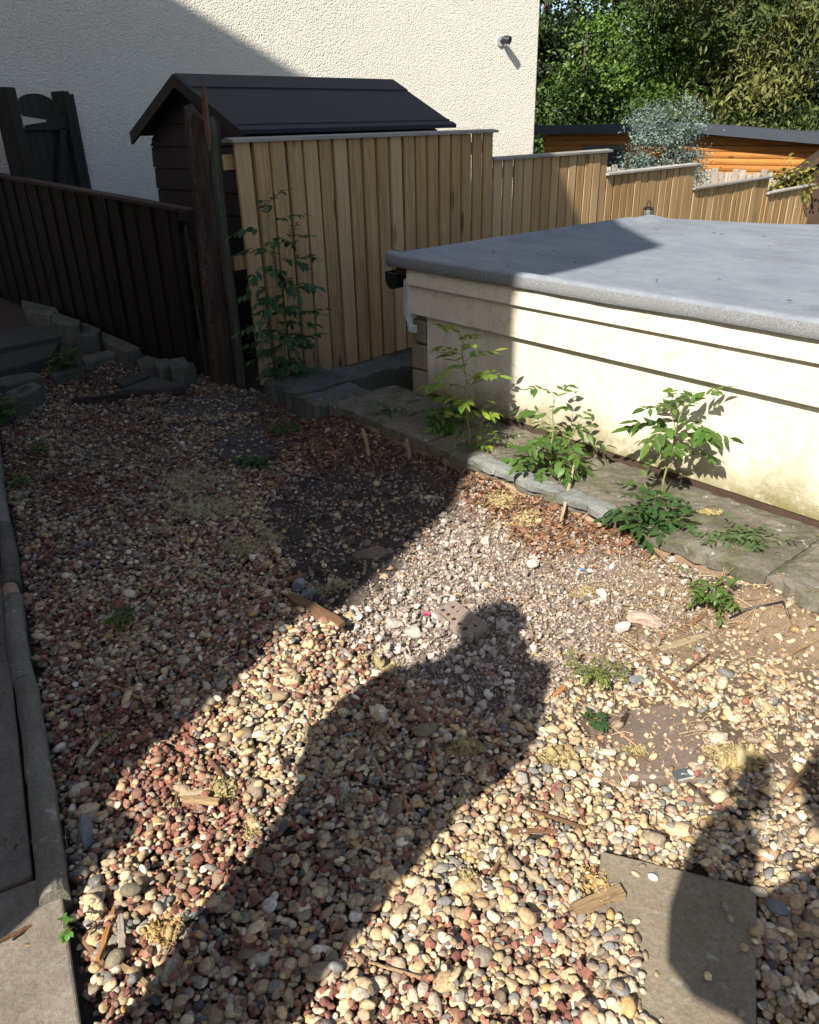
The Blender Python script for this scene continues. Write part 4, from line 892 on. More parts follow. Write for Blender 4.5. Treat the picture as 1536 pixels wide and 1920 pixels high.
scatter(60000, m_dark * inside, .003, .012, 2.4, 'grit', RUB * .5, .6)
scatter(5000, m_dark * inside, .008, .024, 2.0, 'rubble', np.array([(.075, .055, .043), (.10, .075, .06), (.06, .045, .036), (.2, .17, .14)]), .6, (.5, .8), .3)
scatter(60000, m_right * inside, .003, .008, 1.6, 'grit', RUB * np.array([.9, .76, .6]), .6)
scatter(12000, np.clip(m_dry + m_ds * .25 + m_lit * .4, 0, 1) * inside, .003, .012, 2.0, 'grit', RUB * np.array([.95, .82, .68]), .6)
scatter(2200, m_dry * inside, .009, .018, 1.5, 'rubble', PEB[:6], .3, (.5, .8), .0)
for name, keys, mt, smo, lab, cat in (('pebble_gravel', ('peb0', 'peb1', 'peb2'), 'pebble', True, 'rounded cream, grey and brown pebbles covering the garden', 'gravel'), ('red_chippings', ('chip0', 'chip1', 'chip2'), 'chip', False, 'angular brick red stone chippings mixed through the pebbles', 'chippings'),
                                  ('crushed_rubble', ('rubble',), 'rubble', False, 'pale broken rubble lumps in the dug patch', 'rubble'), ('soil_grit', ('grit',), 'rubble', False, 'fine grit and crumbs over the bare soil', 'grit')):
    Vs, Fs, Cs, off = [], [], [], 0
    for k in keys:
        if k not in ACC: continue
        a = ACC[k]; vv = np.concatenate(a[0]); Vs.append(vv); Fs.append(np.concatenate(a[1]) + off); Cs.append(np.concatenate(a[2])); off += len(vv)
    tag(link(name, np_mesh(name, np.concatenate(Vs), np.concatenate(Fs), M[mt], np.concatenate(Cs), smo)), lab, cat, kind='stuff')
    print(name, sum(len(f) for f in Fs))
print('pebbles', npeb)

# ------------------------------------------------------------------ old steps and stones in the upper left corner
def stone(pxs, z0, h, m, label, name='kerb_stone', cat='stone', group=None, bev=.012, j=.006):
    po = [gp(a, b_, z0 + h) for a, b_ in pxs]; po = [(p[0] + random.uniform(-j, j), p[1] + random.uniform(-j, j)) for p in po]
    if sum((po[i][0] * po[(i + 1) % len(po)][1] - po[(i + 1) % len(po)][0] * po[i][1]) for i in range(len(po))) < 0: po = po[::-1]
    o = MB().prism([(p[0], p[1]) for p in po], z0 - .08, z0 + h).build(name, M[m], bev=bev); return tag(o, label, cat, group)
stone([(-40, 628), (112, 600), (122, 628), (-40, 660)], .10, .06, 'darkslab', 'dark paving slab behind the row of kerb stones, upper one', 'paving_slab', 'slab')
stone([(-40, 664), (118, 632), (96, 668), (-40, 705)], .06, .06, 'darkslab', 'dark paving slab behind the row of kerb stones, lower one', 'paving_slab', 'slab')
stone([(38, 560), (100, 570), (112, 586), (92, 590), (45, 580)], .19, .07, 'rock', 'long grey kerb stone under the dark fence, farthest of its row')
stone([(100, 582), (150, 600), (150, 610), (96, 604)], .17, .09, 'rock', 'grey kerb stone under the dark fence, second farthest of its row')
stone([(126, 608), (160, 604), (190, 616), (184, 626), (150, 630)], .11, .09, 'rock', 'squared grey block standing proud beside the dark fence')
stone([(186, 618), (240, 640), (262, 652), (236, 660), (186, 634)], .09, .06, 'rock', 'flat grey stone along the foot of the dark fence')
stone([(150, 668), (226, 650), (232, 658), (160, 682)], .04, .05, 'rock', 'low kerb stone in the step edge, farther piece')
stone([(86, 696), (148, 672), (158, 686), (100, 706)], .03, .05, 'rock', 'low kerb stone in the step edge, middle piece')
stone([(0, 706), (60, 696), (78, 704), (12, 722), (-10, 722)], .02, .09, 'rock', 'kerb stone at the left picture edge above the hollow block')
blk = empty('hollow_block', (0, 0, 0), 0, 'pale square block with a dark hollow in its top at the left edge', 'block')
po = [gp(a, b_, .105) for a, b_ in ((8, 735), (60, 714), (80, 722), (32, 748))]; po = [(p[0], p[1]) for p in po]
if sum(po[i][0] * po[(i + 1) % 4][1] - po[(i + 1) % 4][0] * po[i][1] for i in range(4)) < 0: po = po[::-1]
MB().prism(po, -.05, .105).build('body', M['rock'], blk, bev=.012)
cc = np.mean(po, axis=0); MB().prism([tuple(cc + .42 * (np.array(p) - cc)) for p in po], .10, .107).build('hollow', M['black'], blk)  # black plate laid on top in place of a shaded recess
stone([(-25, 752), (22, 738), (42, 752), (-20, 770)], .0, .09, 'rock', 'rough stone at the left edge in front of the hollow block')
for k, (pxs, z0, h, lab) in enumerate((([(255, 672), (282, 664), (300, 672), (292, 682), (262, 684)], .05, .06, 'rough walling rock at the dark fence foot, leftmost of four'), ([(284, 676), (318, 668), (332, 680), (300, 690)], .03, .08, 'rough walling rock at the dark fence foot, second from left'),
        ([(312, 672), (345, 668), (356, 682), (318, 690)], .02, .11, 'mossy walling rock at the dark fence foot, tallest of four'), ([(338, 682), (362, 676), (372, 690), (345, 698)], .0, .09, 'rough walling rock nearest the peeling post'))):
    stone(pxs, z0, h, 'rock', lab, 'walling_rock', 'rock', bev=.02, j=.015)
stone([(212, 712), (262, 698), (280, 704), (232, 722)], .015, .03, 'darkslab', 'thin slate fragment lying by the rocks, larger piece', 'slate', 'slate', bev=.004)
stone([(228, 728), (290, 706), (352, 722), (300, 730)], .01, .03, 'darkslab', 'thin slate fragment lying by the rocks, nearer the post', 'slate', 'slate', bev=.004)
pa, pb_ = gp(132, 748, .03), gp(345, 726, .03); dv = pb_ - pa
eb = MB().box(0, float(np.hypot(dv[0], dv[1])), -.012, .012, -.06, .03, .002).build('edging_board', M['darkrail'], loc=(pa[0], pa[1], 0), rot=(0, 0, math.atan2(dv[1], dv[0]))); tag(eb, 'thin timber edging board between the gravel and the stones', 'board')

# ------------------------------------------------------------------ leaf and plant builders
def leaflet(L, W, curl=.15, fold=.12, n=4, ser=0.0):
    """lens-shaped leaflet along +x with a folded midrib; returns verts, tris"""
    v = []; f = []
    for i in range(n + 1):
        t = i / n; w_ = W * math.sin(math.pi * min(1, t ** .8)) * .5 + (1e-4); w_ *= 1 + ser * (1 if i % 2 else -1)
        x = L * t; z = -curl * L * t * t
        v += [(x, -w_, z + fold * w_), (x, 0, z), (x, w_, z + fold * w_)]
    for i in range(n):
        a = i * 3
        for q in (0, 1): f += [(a + q, a + q + 1, a + 4 + q), (a + q, a + 4 + q, a + 3 + q)]
    return np.array(v), np.array(f)
LFT = [leaflet(1, .42, .12, .2), leaflet(1, .48, .25, .25), leaflet(1, .38, .05, .1)]
def rotz_y(yaw, pit, rol=0.0): return np.array(Euler((rol, -pit, yaw), 'XYZ').to_matrix())
def frond(L, pairs, ll, lw, droop, col, base=np.zeros(3), yaw=0.0, pit=.5, r_=rng):
    """one pinnate leaf: rachis plus leaflets"""
    Vs, Fs, Cs, off = [], [], [], 0
    pts = []; p = np.zeros(3); a = pit
    for i in range(9):
        pts.append(p.copy()); p = p + np.array([math.cos(a), 0, math.sin(a)]) * L / 8; a -= droop / 8
    Rz = rotz_y(yaw, 0); pts = [Rz @ q + base for q in pts]
    mb = MB().tube(pts, [.0016 * (1 - .07 * i) for i in range(9)], 4, False)
    tv = np.array(mb.v); tf = np.array([t for f in mb.f for t in ((f[0], f[1], f[2]), (f[0], f[2], f[3]))])
    Vs.append(tv); Fs.append(tf); Cs.append(np.broadcast_to(np.array([.16, .17, .07]), tv.shape)); off += len(tv)
    def put(i, dy, sc):
        nonlocal off
        v, f = LFT[r_.integers(3)]; e = rotz_y(yaw + dy, pit - droop * i / 8 + r_.normal() * .18 - .15 * abs(dy), r_.normal() * .3)
        q = (v * np.array([ll * sc, lw * .8 * sc / .42, ll * sc])) @ e.T + pts[i]
        Vs.append(q); Fs.append(f + off); off += len(q); Cs.append(np.broadcast_to(np.array(col) * r_.uniform(.75, 1.25) * np.array([r_.uniform(.85, 1.2), 1, r_.uniform(.8, 1.2)]), q.shape))
    for k in range(pairs):
        i = int(round(2 + 5.4 * k / max(1, pairs - 1))) if pairs > 1 else 5
        sc = .8 + .3 * math.sin(math.pi * (k + .6) / pairs)
        for s_ in (-1, 1): put(min(i, 7), s_ * r_.uniform(.8, 1.15), sc * r_.uniform(.85, 1.1))
    put(8, 0, 1.05)
    return np.concatenate(Vs), np.concatenate(Fs), np.concatenate(Cs)
def plant(name, label, cat, base, stems, group=None, stemmat='stem'):
    """stems: list of (points, radius, [ (t, yaw, pit, L, pairs, leafletL, leafletW, droop, colour) ])"""
    p = empty(name, base, 0, label, cat, group)
    for pts, rad, lv in stems:
        pts = np.array(pts, float); mb = MB().tube(pts, [rad * (1 - .6 * i / (len(pts) - 1)) for i in range(len(pts))], 6)
        mb.build('stem', M[stemmat], p, smooth=True)
        for (t, yaw, pit, L, prs, ll, lw, dr, col) in lv:
            k = t * (len(pts) - 1); i = min(int(k), len(pts) - 2); b_ = pts[i] + (pts[i + 1] - pts[i]) * (k - i)
            v, f, c = frond(L, prs, ll, lw, dr, col, b_, yaw, pit); link('leaf', np_mesh('leaf', v, f, M['leaf'], c, True), p)
    return p
GRN = (.085, .165, .030); GRL = (.20, .29, .04); GRD = (.045, .105, .028); GRB = (.04, .105, .038)
def autostem(h, lean, nl, L, prs, ll, lw, col, rad=.004, t0=.25, pit=(.1, .7), droop=(.5, 1.1), yaw0=None, start=(0, 0, 0)):
    pts = [(start[0] + lean[0] * (i / 6) ** 1.3 + .006 * math.sin(i * 2.1), start[1] + lean[1] * (i / 6) ** 1.3 + .006 * math.cos(i * 1.7), start[2] + h * i / 6) for i in range(7)]
    lv = []; y0 = random.uniform(0, 6.28) if yaw0 is None else yaw0
    for k in range(nl):
        t = t0 + (1 - t0) * k / max(1, nl - 1); sc = .75 + .35 * math.sin(math.pi * (k + 1) / (nl + 1))
        lv.append((t, y0 + k * 2.4 + random.uniform(-.3, .3), random.uniform(*pit) + .35 * (t > .9), L * sc * random.uniform(.8, 1.15), prs, ll * sc, lw * sc, random.uniform(*droop), col))
    return (pts, rad, lv)
def ledge_at(px, py): p = gp(px, py, LZ); return (p[0], p[1], 0.02)
# saplings along the ledge
P0 = gp(900, 868, .1)
plant('ash_seedling', 'tall ash seedling half in shadow by the garage corner, pale green leaves', 'seedling', tuple(gp(880, 850, .12)), [autostem(.54, (-.03, .12), 14, .19, 4, .062, .036, GRL, .004, .3)])
plant('thistle_plant', 'spiky pale green weed between the two ash seedlings by the shadow edge', 'weed', tuple(gp(893, 868, .05)), [autostem(.30, (.05, .08), 16, .07, 4, .018, .008, (.15, .22, .04), .003, .3), autostem(.13, (.06, .02), 7, .10, 3, .035, .02, GRN), autostem(.11, (-.03, .05), 6, .10, 3, .03, .018, GRN), autostem(.12, (.10, .05), 6, .10, 2, .04, .03, GRL)])
plant('ash_seedling', 'bushy ash seedling in full sun, left one of the lit pair', 'seedling', tuple(gp(1030, 915, .05)), [autostem(.40, (.02, .12), 9, .19, 4, .06, .028, GRN, .005, .3), autostem(.2, (.06, .1), 7, .17, 3, .055, .032, GRN, .004, .25), autostem(.17, (.0, .02), 7, .16, 3, .055, .032, GRN, .004, .25), autostem(.24, (.10, .05), 7, .17, 3, .055, .032, GRN, .004, .25), autostem(.20, (-.08, .05), 6, .15, 3, .05, .03, GRN, .004, .3), autostem(.16, (.12, -.02), 6, .13, 3, .05, .03, GRN, .004)])
plant('ash_seedling', 'tall leaning ash seedling casting its leaf shadow on the cream wall', 'seedling', tuple(gp(1232, 965, .05)), [autostem(.47, (.06, .04), 15, .20, 5, .062, .034, GRN, .0055, .6, (-.1, .7), (.3, .9)), autostem(.14, (-.06, .03), 5, .12, 3, .045, .025, GRN)])
plant('rose_bush', 'low glossy dark green leafy bush at the foot of the leaning seedling', 'bush', tuple(gp(1215, 1020, .0)), [autostem(random.uniform(.08, .2), (random.uniform(-.13, .13), random.uniform(-.10, .06)), 6, .10, 3, .045, .028, GRD, .003, .25) for _ in range(19)])
plant('bramble_weed', 'small ragged green weed beside the ledge near the right edge', 'weed', tuple(gp(1330, 1140, .0)), [autostem(random.uniform(.06, .13), (random.uniform(-.06, .06), random.uniform(-.10, .08)), 5, .06, 3, .024, .015, GRN, .002, .3) for _ in range(6)])
plant('trailing_weed', 'flat pale green weed spreading over the ledge top at right', 'weed', tuple(gp(1400, 1010, LZ)), [autostem(.02, (random.uniform(-.14, .14), random.uniform(-.05, .05)), 5, .09, 3, .03, .016, (.10, .16, .06), .002, .2, (-.1, .2), (.1, .3)) for _ in range(6)])
plant('climbing_seedling', 'dark leafy seedling climbing in front of the first fence boards', 'seedling', tuple(gp(535, 735, .02)), [autostem(1.12, (-.02, .16), 25, .24, 5, .062, .036, GRB, .006, .16, (.0, .6)), autostem(.9, (.10, .12), 18, .22, 5, .06, .034, GRB, .005, .2), autostem(.5, (.04, .0), 12, .2, 4, .06, .034, GRB, .005, .2), autostem(.35, (.14, -.02), 7, .18, 3, .06, .035, GRB, .004, .3), autostem(.30, (-.10, .02), 6, .16, 3, .055, .03, GRB, .004, .3)])
plant('shade_weed', 'green ferny weed on the step edge in the dark upper left', 'weed', tuple(gp(112, 690, .08)), [autostem(random.uniform(.06, .16), (random.uniform(-.1, .1), random.uniform(-.08, .08)), 6, .09, 4, .03, .016, (.05, .12, .02), .002) for _ in range(8)])
plant('shade_weed', 'green weed clump at the left picture edge above the kerb', 'weed', tuple(gp(8, 785, .03)), [autostem(random.uniform(.06, .16), (random.uniform(-.12, .1), random.uniform(-.1, .1)), 6, .09, 4, .03, .018, (.05, .12, .02), .002) for _ in range(8)])
plant('shade_weed', 'small weed growing against the ledge corner in shade', 'weed', tuple(gp(735, 800, .05)), [autostem(random.uniform(.04, .12), (random.uniform(-.1, .1), random.uniform(-.1, .1)), 5, .09, 3, .035, .02, GRB, .002) for _ in range(6)])
plant('shade_weed', 'spreading weed on the ledge top behind the shaded seedling', 'weed', tuple(gp(840, 800, LZ)), [autostem(random.uniform(.05, .12), (random.uniform(-.12, .1), random.uniform(-.1, .1)), 5, .10, 3, .045, .028, GRN, .002) for _ in range(5)])
plant('moss_weed', 'low moss like weed on the dark slab below the climbing seedling', 'weed', tuple(gp(535, 808, .0)), [autostem(.03, (random.uniform(-.1, .1), random.uniform(-.09, .09)), 5, .05, 4, .018, .01, (.035, .10, .015), .0015, .2, (-.1, .3)) for _ in range(12)])
plant('moss_weed', 'low green weed strip at the near end of the mossy slab', 'weed', tuple(gp(480, 866, .0)), [autostem(.025, (random.uniform(-.13, .13), random.uniform(-.03, .03)), 5, .05, 4, .018, .01, (.03, .11, .02), .0015, .2, (-.1, .3)) for _ in range(9)])
for (px, py, lab) in ((75, 848, 'tiny yellow green weed in the gravel below the left kerb stones'), (38, 905, 'tiny weed squeezed against the kerb at far left'), (235, 1165, 'tiny green sprig in the shaded gravel at left')):
    plant('gravel_weed', lab, 'weed', tuple(gp(px, py, .01)), [autostem(random.uniform(.02, .05), (random.uniform(-.05, .05), random.uniform(-.05, .05)), 4, .04, 3, .016, .01, (.09, .13, .02), .0012) for _ in range(6)])
plant('gravel_weed', 'sprawling pale green weed in sunlit gravel right of the cap shadow', 'weed', tuple(gp(1115, 1275, .01)), [autostem(random.uniform(.02, .06), (random.uniform(-.10, .10), random.uniform(-.06, .12)), 6, .045, 4, .012, .006, (.20, .24, .06), .0015) for _ in range(8)])
plant('gravel_weed', 'flat dark green leaf rosette on the dirty slab edge', 'weed', tuple(gp(1118, 1352, .01)), [autostem(.012, (random.uniform(-.02, .02), random.uniform(-.02, .02)), 3, .02, 1, .022, .016, (.05, .11, .035), .0015, .2, (-.1, .2), (.1, .2)) for _ in range(4)])
plant('gravel_weed', 'bright green seedling beside the slab edge at lower left', 'weed', tuple(gp(130, 1750, .02)), [autostem(.03, (random.uniform(-.02, .02), random.uniform(-.01, .01)), 2, .010, 1, .014, .011, (.10, .24, .04), .001, .3) for _ in range(3)])
# cut stumps along the ledge
def stub(px, py, h, lean, r, lab):
    b_ = gp(px, py, .0); q = MB().tube([(0, 0, -.03), (lean[0] * .4, lean[1] * .4, h * .5), (lean[0], lean[1], h)], [r * 1.3, r, r * .9], 8)
    q.tube([(lean[0] * .3, lean[1] * .3, h * .35), (lean[0] * .3 - .03, lean[1] + .01, h * .8)], [r * .6, r * .4], 6)
    tag(q.build('cut_stump', M['stub'], loc=(b_[0], b_[1], .0), smooth=False), lab, 'stump')
stub(912, 900, .10, (-.03, .02), .014, 'forked pale cut stump right at the shadow edge by the ledge')
stub(965, 905, .11, (.0, .01), .010, 'thin greenish cut stump behind the bark litter')
stub(1012, 930, .12, (.01, .0), .009, 'slim cut stump just left of the lit bushy seedling')
stub(1055, 945, .13, (-.005, .01), .010, 'slim cut stump under the lit bushy seedling')
stub(692, 850, .13, (-.03, .03), .010, 'broken dead stems against the shaded ledge')
stub(770, 860, .10, (-.02, .02), .012, 'short reddish dead stump in the shaded leaf litter')

# ------------------------------------------------------------------ trees
def tree(name, label, base, trunk_h, blobs, nclump, per, leaf, cols, mat='treeleaf', droop=0.0, bark='bark', rad=.16, spread=.34, group='trees behind the cabin', wid=.62, seed=0):
    r_ = np.random.default_rng(seed + 100)
    t = empty(name, base, 0, label, 'tree', group)
    mb = MB(); mb.tube([(0.03 * math.sin(z * 2), .03 * math.cos(z * 3), z) for z in np.linspace(-.5, trunk_h, 8)], [rad * (1 - .75 * i / 7) for i in range(8)], 9)
    cen = []
    for (bx, by, bz, rx, ry, rz, wgt) in blobs: cen.append(np.array([bx, by, bz]))
    mb.build('trunk', M[bark], t, smooth=True)
    for k, c in enumerate(cen):
        z0 = trunk_h * (.25 + .6 * (k + .5) / len(cen)); z0 = min(z0, c[2]); q = MB().tube([(0, 0, z0), tuple(c * .5 + np.array([0, 0, z0 * .5 + .1])), tuple(c)], [rad * .4, rad * .25, rad * .08], 6); q.build('limb', M[bark], t, smooth=True)
    ws = np.array([b_[6] for b_ in blobs], float); ws /= ws.sum(); Vs, Fs, Cs = [], [], []
    for _ in range(nclump):
        b_ = blobs[r_.choice(len(blobs), p=ws)]; d = r_.normal(size=3); d /= np.linalg.norm(d); rr = r_.uniform(.35, 1.05) ** .5
        c = np.array(b_[:3]) + d * rr * np.array(b_[3:6]); col = .95 * np.array(cols[r_.integers(len(cols))]) * r_.uniform(.55, 1.45)
        n = int(per * r_.uniform(.5, 1.4)); sz = spread * r_.uniform(.6, 1.4)
        P = c + r_.normal(size=(n, 3)) * np.array([sz, sz, sz * .55])
        nrm = d * .7 + r_.normal(size=(n, 3)) * .55 + np.array([0, 0, .6]); nrm /= np.linalg.norm(nrm, axis=1)[:, None]
        a = np.cross(nrm, r_.normal(size=(n, 3))); a /= np.linalg.norm(a, axis=1)[:, None] + 1e-9; a[:, 2] -= droop; a /= np.linalg.norm(a, axis=1)[:, None]
        bb = np.cross(nrm, a); bb /= np.linalg.norm(bb, axis=1)[:, None] + 1e-9
        L = leaf * r_.uniform(.6, 1.3, size=(n, 1))
        q = np.stack([P - a * L * .5, P + bb * L * wid * .5 + nrm * L * .06, P + a * L * .5 - nrm * L * .1, P - bb * L * wid * .5 + nrm * L * .06], 1)
        Vs.append(q.reshape(-1, 3)); cc = col * r_.uniform(.75, 1.25, size=(n, 1)); Cs.append(np.repeat(cc, 4, 0))
    V_ = np.concatenate(Vs); F_ = np.arange(len(V_)).reshape(-1, 4)
    link('crown', np_mesh('crown', V_, F_, M[mat], np.concatenate(Cs), False), t)
    return t
TD = [(.030, .062, .014), (.040, .078, .018), (.022, .046, .014), (.055, .095, .022)]
TK = [(.018, .036, .012), (.025, .048, .014), (.013, .027, .010)]
TB = [(.075, .14, .022), (.095, .17, .028), (.05, .10, .02), (.13, .19, .035)]
TC = [(.115, .14, .038), (.09, .12, .032), (.15, .155, .045), (.06, .09, .024)]
def bl(n, h0, h1, r, wob_=.5, seed=0, back=0):
    q = np.random.default_rng(seed); return [(q.normal() * r * wob_, q.normal() * r * wob_ + back, h0 + (h1 - h0) * (i + .5) / n, r * q.uniform(.6, 1.0), r * q.uniform(.6, 1.0), r * q.uniform(.5, .8), 1) for i in range(n)]
tree('broadleaf_tree', 'dark green fine leaved tree right beside the white house corner', (*pol(27, 9.3), -.4), 8, bl(8, .6, 8, 2.1, .42, 1), 170, 170, .14, TD, seed=1, spread=.40)
tree('broadleaf_tree', 'bright green leafy tree above the middle of the cabin roof', (*pol(23, 15.2), -.4), 7.5, bl(8, .5, 7.5, 1.75, .42, 2), 170, 180, .125, TB, seed=2, spread=.36)
tree('broadleaf_tree', 'tall dark tree in the gap left of the yellowish chestnut', (*pol(30, 18.6), -.4), 10, bl(9, .5, 10, 2.6, .45, 3), 170, 130, .17, TK, seed=3, rad=.25, spread=.42)
tree('chestnut_tree', 'yellow green large leaved chestnut tree with drooping sprays at right', (*pol(20.5, 22.0), -.4), 7.5, bl(9, .9, 7, 1.55, .45, 4), 150, 200, .16, TC, droop=.7, seed=4, wid=.36, spread=.34)
tree('broadleaf_tree', 'dark green tree filling the top right corner behind the chestnut', (*pol(25, 26.8), -.4), 8, bl(9, .5, 8.5, 2.2, .45, 5), 170, 140, .16, TK, seed=5, spread=.40)
tree('broadleaf_tree', 'mid green low bushy tree behind the left end of the cabin', (*pol(24.5, 11.8), -.4), 4, bl(6, .4, 3.0, 1.15, .5, 6), 200, 60, .13, TB + TD, seed=6)
tree('broadleaf_tree', 'bright low bush behind the cabin under the chestnut', (*pol(21.5, 20.6), -.4), 3, bl(5, .4, 2.3, 1.0, .6, 7), 160, 60, .13, TB, seed=7)
tree('broadleaf_tree', 'dark tree beyond the right edge of the picture', (*pol(23, 32), -.4), 8, bl(8, .5, 8, 2.2, .45, 8), 200, 50, .2, TD, seed=8)
tree('broadleaf_tree', 'dark backing tree behind the bright green one', (*pol(33, 13.5), -.4), 11, bl(9, .3, 11, 3.0, .45, 9), 220, 80, .22, TK, seed=9, rad=.25)
tree('broadleaf_tree', 'dark backing tree behind the top right corner', (*pol(33, 23.5), -.4), 11, bl(9, .3, 11, 3.0, .45, 10), 220, 80, .22, TK, seed=10, rad=.25)
# silvery shrub
SV = [(.14, .20, .175), (.18, .24, .215), (.10, .15, .13), (.21, .27, .235)]
sh_ = tree('silver_shrub', 'silvery blue green shrub rising behind the fence before the cabin', (*pol(12.0, 17.1), -.4), 1.8, [(0, 0, .95, .42, .4, .45, 3), (.05, 0, 1.45, .36, .35, .42, 3), (-.12, .05, 1.85, .25, .25, .3, 1.5), (.25, 0, 1.9, .2, .2, .3, 1), (-.35, 0, 1.3, .22, .2, .25, 1), (.42, 0, 1.0, .3, .25, .3, 1.2), (.4, .1, 1.4, .18, .2, .2, .6)], 380, 62, .042, SV, mat='silverleaf', rad=.04, spread=.10, group='shrubs behind the fence', wid=.4, seed=21); sh_['category'] = 'shrub'
vine = tree('yellow_vine', 'yellow leaved vine scrambling by the brown shed roof at far right', (*pol(13.2, 23.2), -.4), .9, [(-.25, 0, .85, .3, .2, .18, 1), (.15, 0, .9, .35, .2, .2, 1), (.55, 0, 1.1, .3, .2, .25, 1)], 60, 16, .075, [(.28, .26, .05), (.16, .2, .04), (.32, .27, .06)], rad=.02, spread=.09, group='shrubs behind the fence', wid=.7, seed=22); vine['category'] = 'vine'

# ------------------------------------------------------------------ fallen leaves and straw
def flakes(n, dens, size, cols, name, label, cat, up=.004, curl=.3, wid=.55, seedx=3):
    r_ = np.random.default_rng(seedx); xs_ = r_.uniform(hx0 + .1, hx0 + 5.5, n); ys_ = r_.uniform(hy0 + .1, hy0 + 5.2, n); k = (r_.uniform(size=n) < fld(dens, xs_, ys_)) & (abs(xs_) < .72 * ys_ + .5)
    Vs, Fs, Cs, off = [], [], [], 0
    for x, y in zip(xs_[k], ys_[k]):
        L = size * r_.uniform(.5, 1.5); v, f = leaflet(L, L * wid * r_.uniform(.6, 1.3), r_.uniform(-curl, curl), r_.uniform(-.4, .6), 3)
        v = v - np.array([L / 2, 0, 0]); e = np.array(Euler((r_.normal() * .45, r_.normal() * .35, r_.uniform(0, 6.28))).to_matrix()); v = v @ e.T; z = top(x, y, .01) + up * r_.uniform(.5, 2.5)
        Vs.append(v + np.array([x, y, z])); Fs.append(f + off); off += len(v); Cs.append(np.broadcast_to(np.array(cols[r_.integers(len(cols))]) * r_.uniform(.6, 1.3), v.shape))
    tag(link(name, np_mesh(name, np.concatenate(Vs), np.concatenate(Fs), M['litter'], np.concatenate(Cs), True)), label, cat, kind='stuff')
BR = [(.16, .075, .045), (.22, .105, .06), (.11, .06, .042), (.28, .15, .085), (.19, .12, .08)]
flakes(110000, np.clip(m_lit, 0, 1) * inside, .026, BR, 'leaf_litter', 'brown fallen leaves banked along the ledge', 'fallen leaves')
flakes(150000, np.clip(m_lit2, 0, 1) * inside, .024, [(.30, .14, .07), (.36, .19, .10), (.24, .11, .06), (.42, .29, .17), (.20, .11, .07)], 'leaf_litter', 'sunlit orange brown leaves and bark flakes below the seedlings', 'fallen leaves', .007, seedx=13)
m_ul = sm((dl + .15) / .3) * sm(1 - (dly - .9) / .4) * (dly > .03)
flakes(22000, np.clip(m_ul * .7 + m_s1 * .05, 0, 1), .032, [(.14, .06, .05), (.18, .085, .065), (.10, .05, .042)], 'leaf_litter', 'reddish fallen leaves among the stones in the upper left', 'fallen leaves', seedx=5)
flakes(9000, np.clip(m_rub * .5 + m_dry * .8 + m_dark * .8 + base * .06, 0, 1) * inside, .022, BR + [(.36, .27, .14), (.42, .33, .18)], 'leaf_scraps', 'scattered dry leaf scraps over the soil and gravel', 'leaf scraps', seedx=6)
_lp = [tuple(tow(GO, GRZ, q)[:2]) for q in ((-.3, -.46), (3.0, -.46), (3.0, -.02), (-.3, -.02))]; stamp_flat(_lp, LZ)
m_lg = blur(inpoly(XX, YY, _lp), 1)
flakes(5000, m_lg * (.25 + .5 * (wob(XX, YY, 13, 2) > .1)), .016, BR + [(.36, .27, .14), (.3, .28, .24)], 'leaf_scraps', 'dry leaf crumbs and dirt lying along the ledge top', 'leaf scraps', .002, seedx=8)
_pp = [tuple(tow(K0, KRZ, q)[:2]) for q in ((-1.5, -1.0), (-.09, -1.0), (-.09, 3.6), (-1.5, 3.6))]; stamp_flat(_pp, .02)
m_pt = blur(inpoly(XX, YY, _pp), 1)
flakes(9000, m_pt * (.2 + .6 * (wob(XX, YY, 9, 1) > .15)) + blur((lx > -.13) & (lx < -.085) & (ly > 0), 1) * .8, .014, BR + [(.3, .22, .13)], 'leaf_scraps', 'wood crumbs and leaf dirt scattered on the concrete path', 'leaf scraps', .002, seedx=18)
def straws(n, dens, name, label, Lr, cols, rad=.0012, seedx=9):
    r_ = np.random.default_rng(seedx); xs_ = r_.uniform(hx0 + .2, hx0 + 5.3, n); ys_ = r_.uniform(hy0 + .1, hy0 + 5.0, n); k = (r_.uniform(size=n) < fld(dens, xs_, ys_)) & (abs(xs_) < .72 * ys_ + .5)
    mb = MB(); cs = []
    for x, y in zip(xs_[k], ys_[k]):
        L = r_.uniform(*Lr); a = r_.uniform(0, 6.28); m_ = np.array([x, y]); d = np.array([math.cos(a), math.sin(a)]) * L / 2
        z0, z1 = top(*(m_ - d), .008), top(*(m_ + d), .008); zm = max(top(x, y, .008), (z0 + z1) / 2) + .003; n0 = len(mb.v)
        mb.tube([(*(m_ - d), z0 + .004), (*(m_ + r_.normal(size=2) * L * .05), zm + .002), (*(m_ + d), z1 + .004)], rad * r_.uniform(.6, 1.6), 4, False)
        cs.append(np.broadcast_to(np.array(cols[r_.integers(len(cols))]) * r_.uniform(.7, 1.2), (len(mb.v) - n0, 3)))
    tag(link(name, np_mesh(name, np.array(mb.v), np.array(mb.f), M['twig'], np.concatenate(cs))), label, 'straw', kind='stuff')
ST = [(.42, .31, .17), (.34, .23, .12), (.50, .40, .24), (.24, .14, .075)]
straws(17000, (m_right * .30 + m_dry * .75 + m_lit * .12 + m_rub * .08) * inside, 'dry_straw', 'dry straw and thin stalks strewn over the sunny right side', (.03, .12), ST)
straws(2500, base * .12, 'dry_straw', 'odd bits of dry straw over the pebbles', (.02, .07), ST, seedx=10)

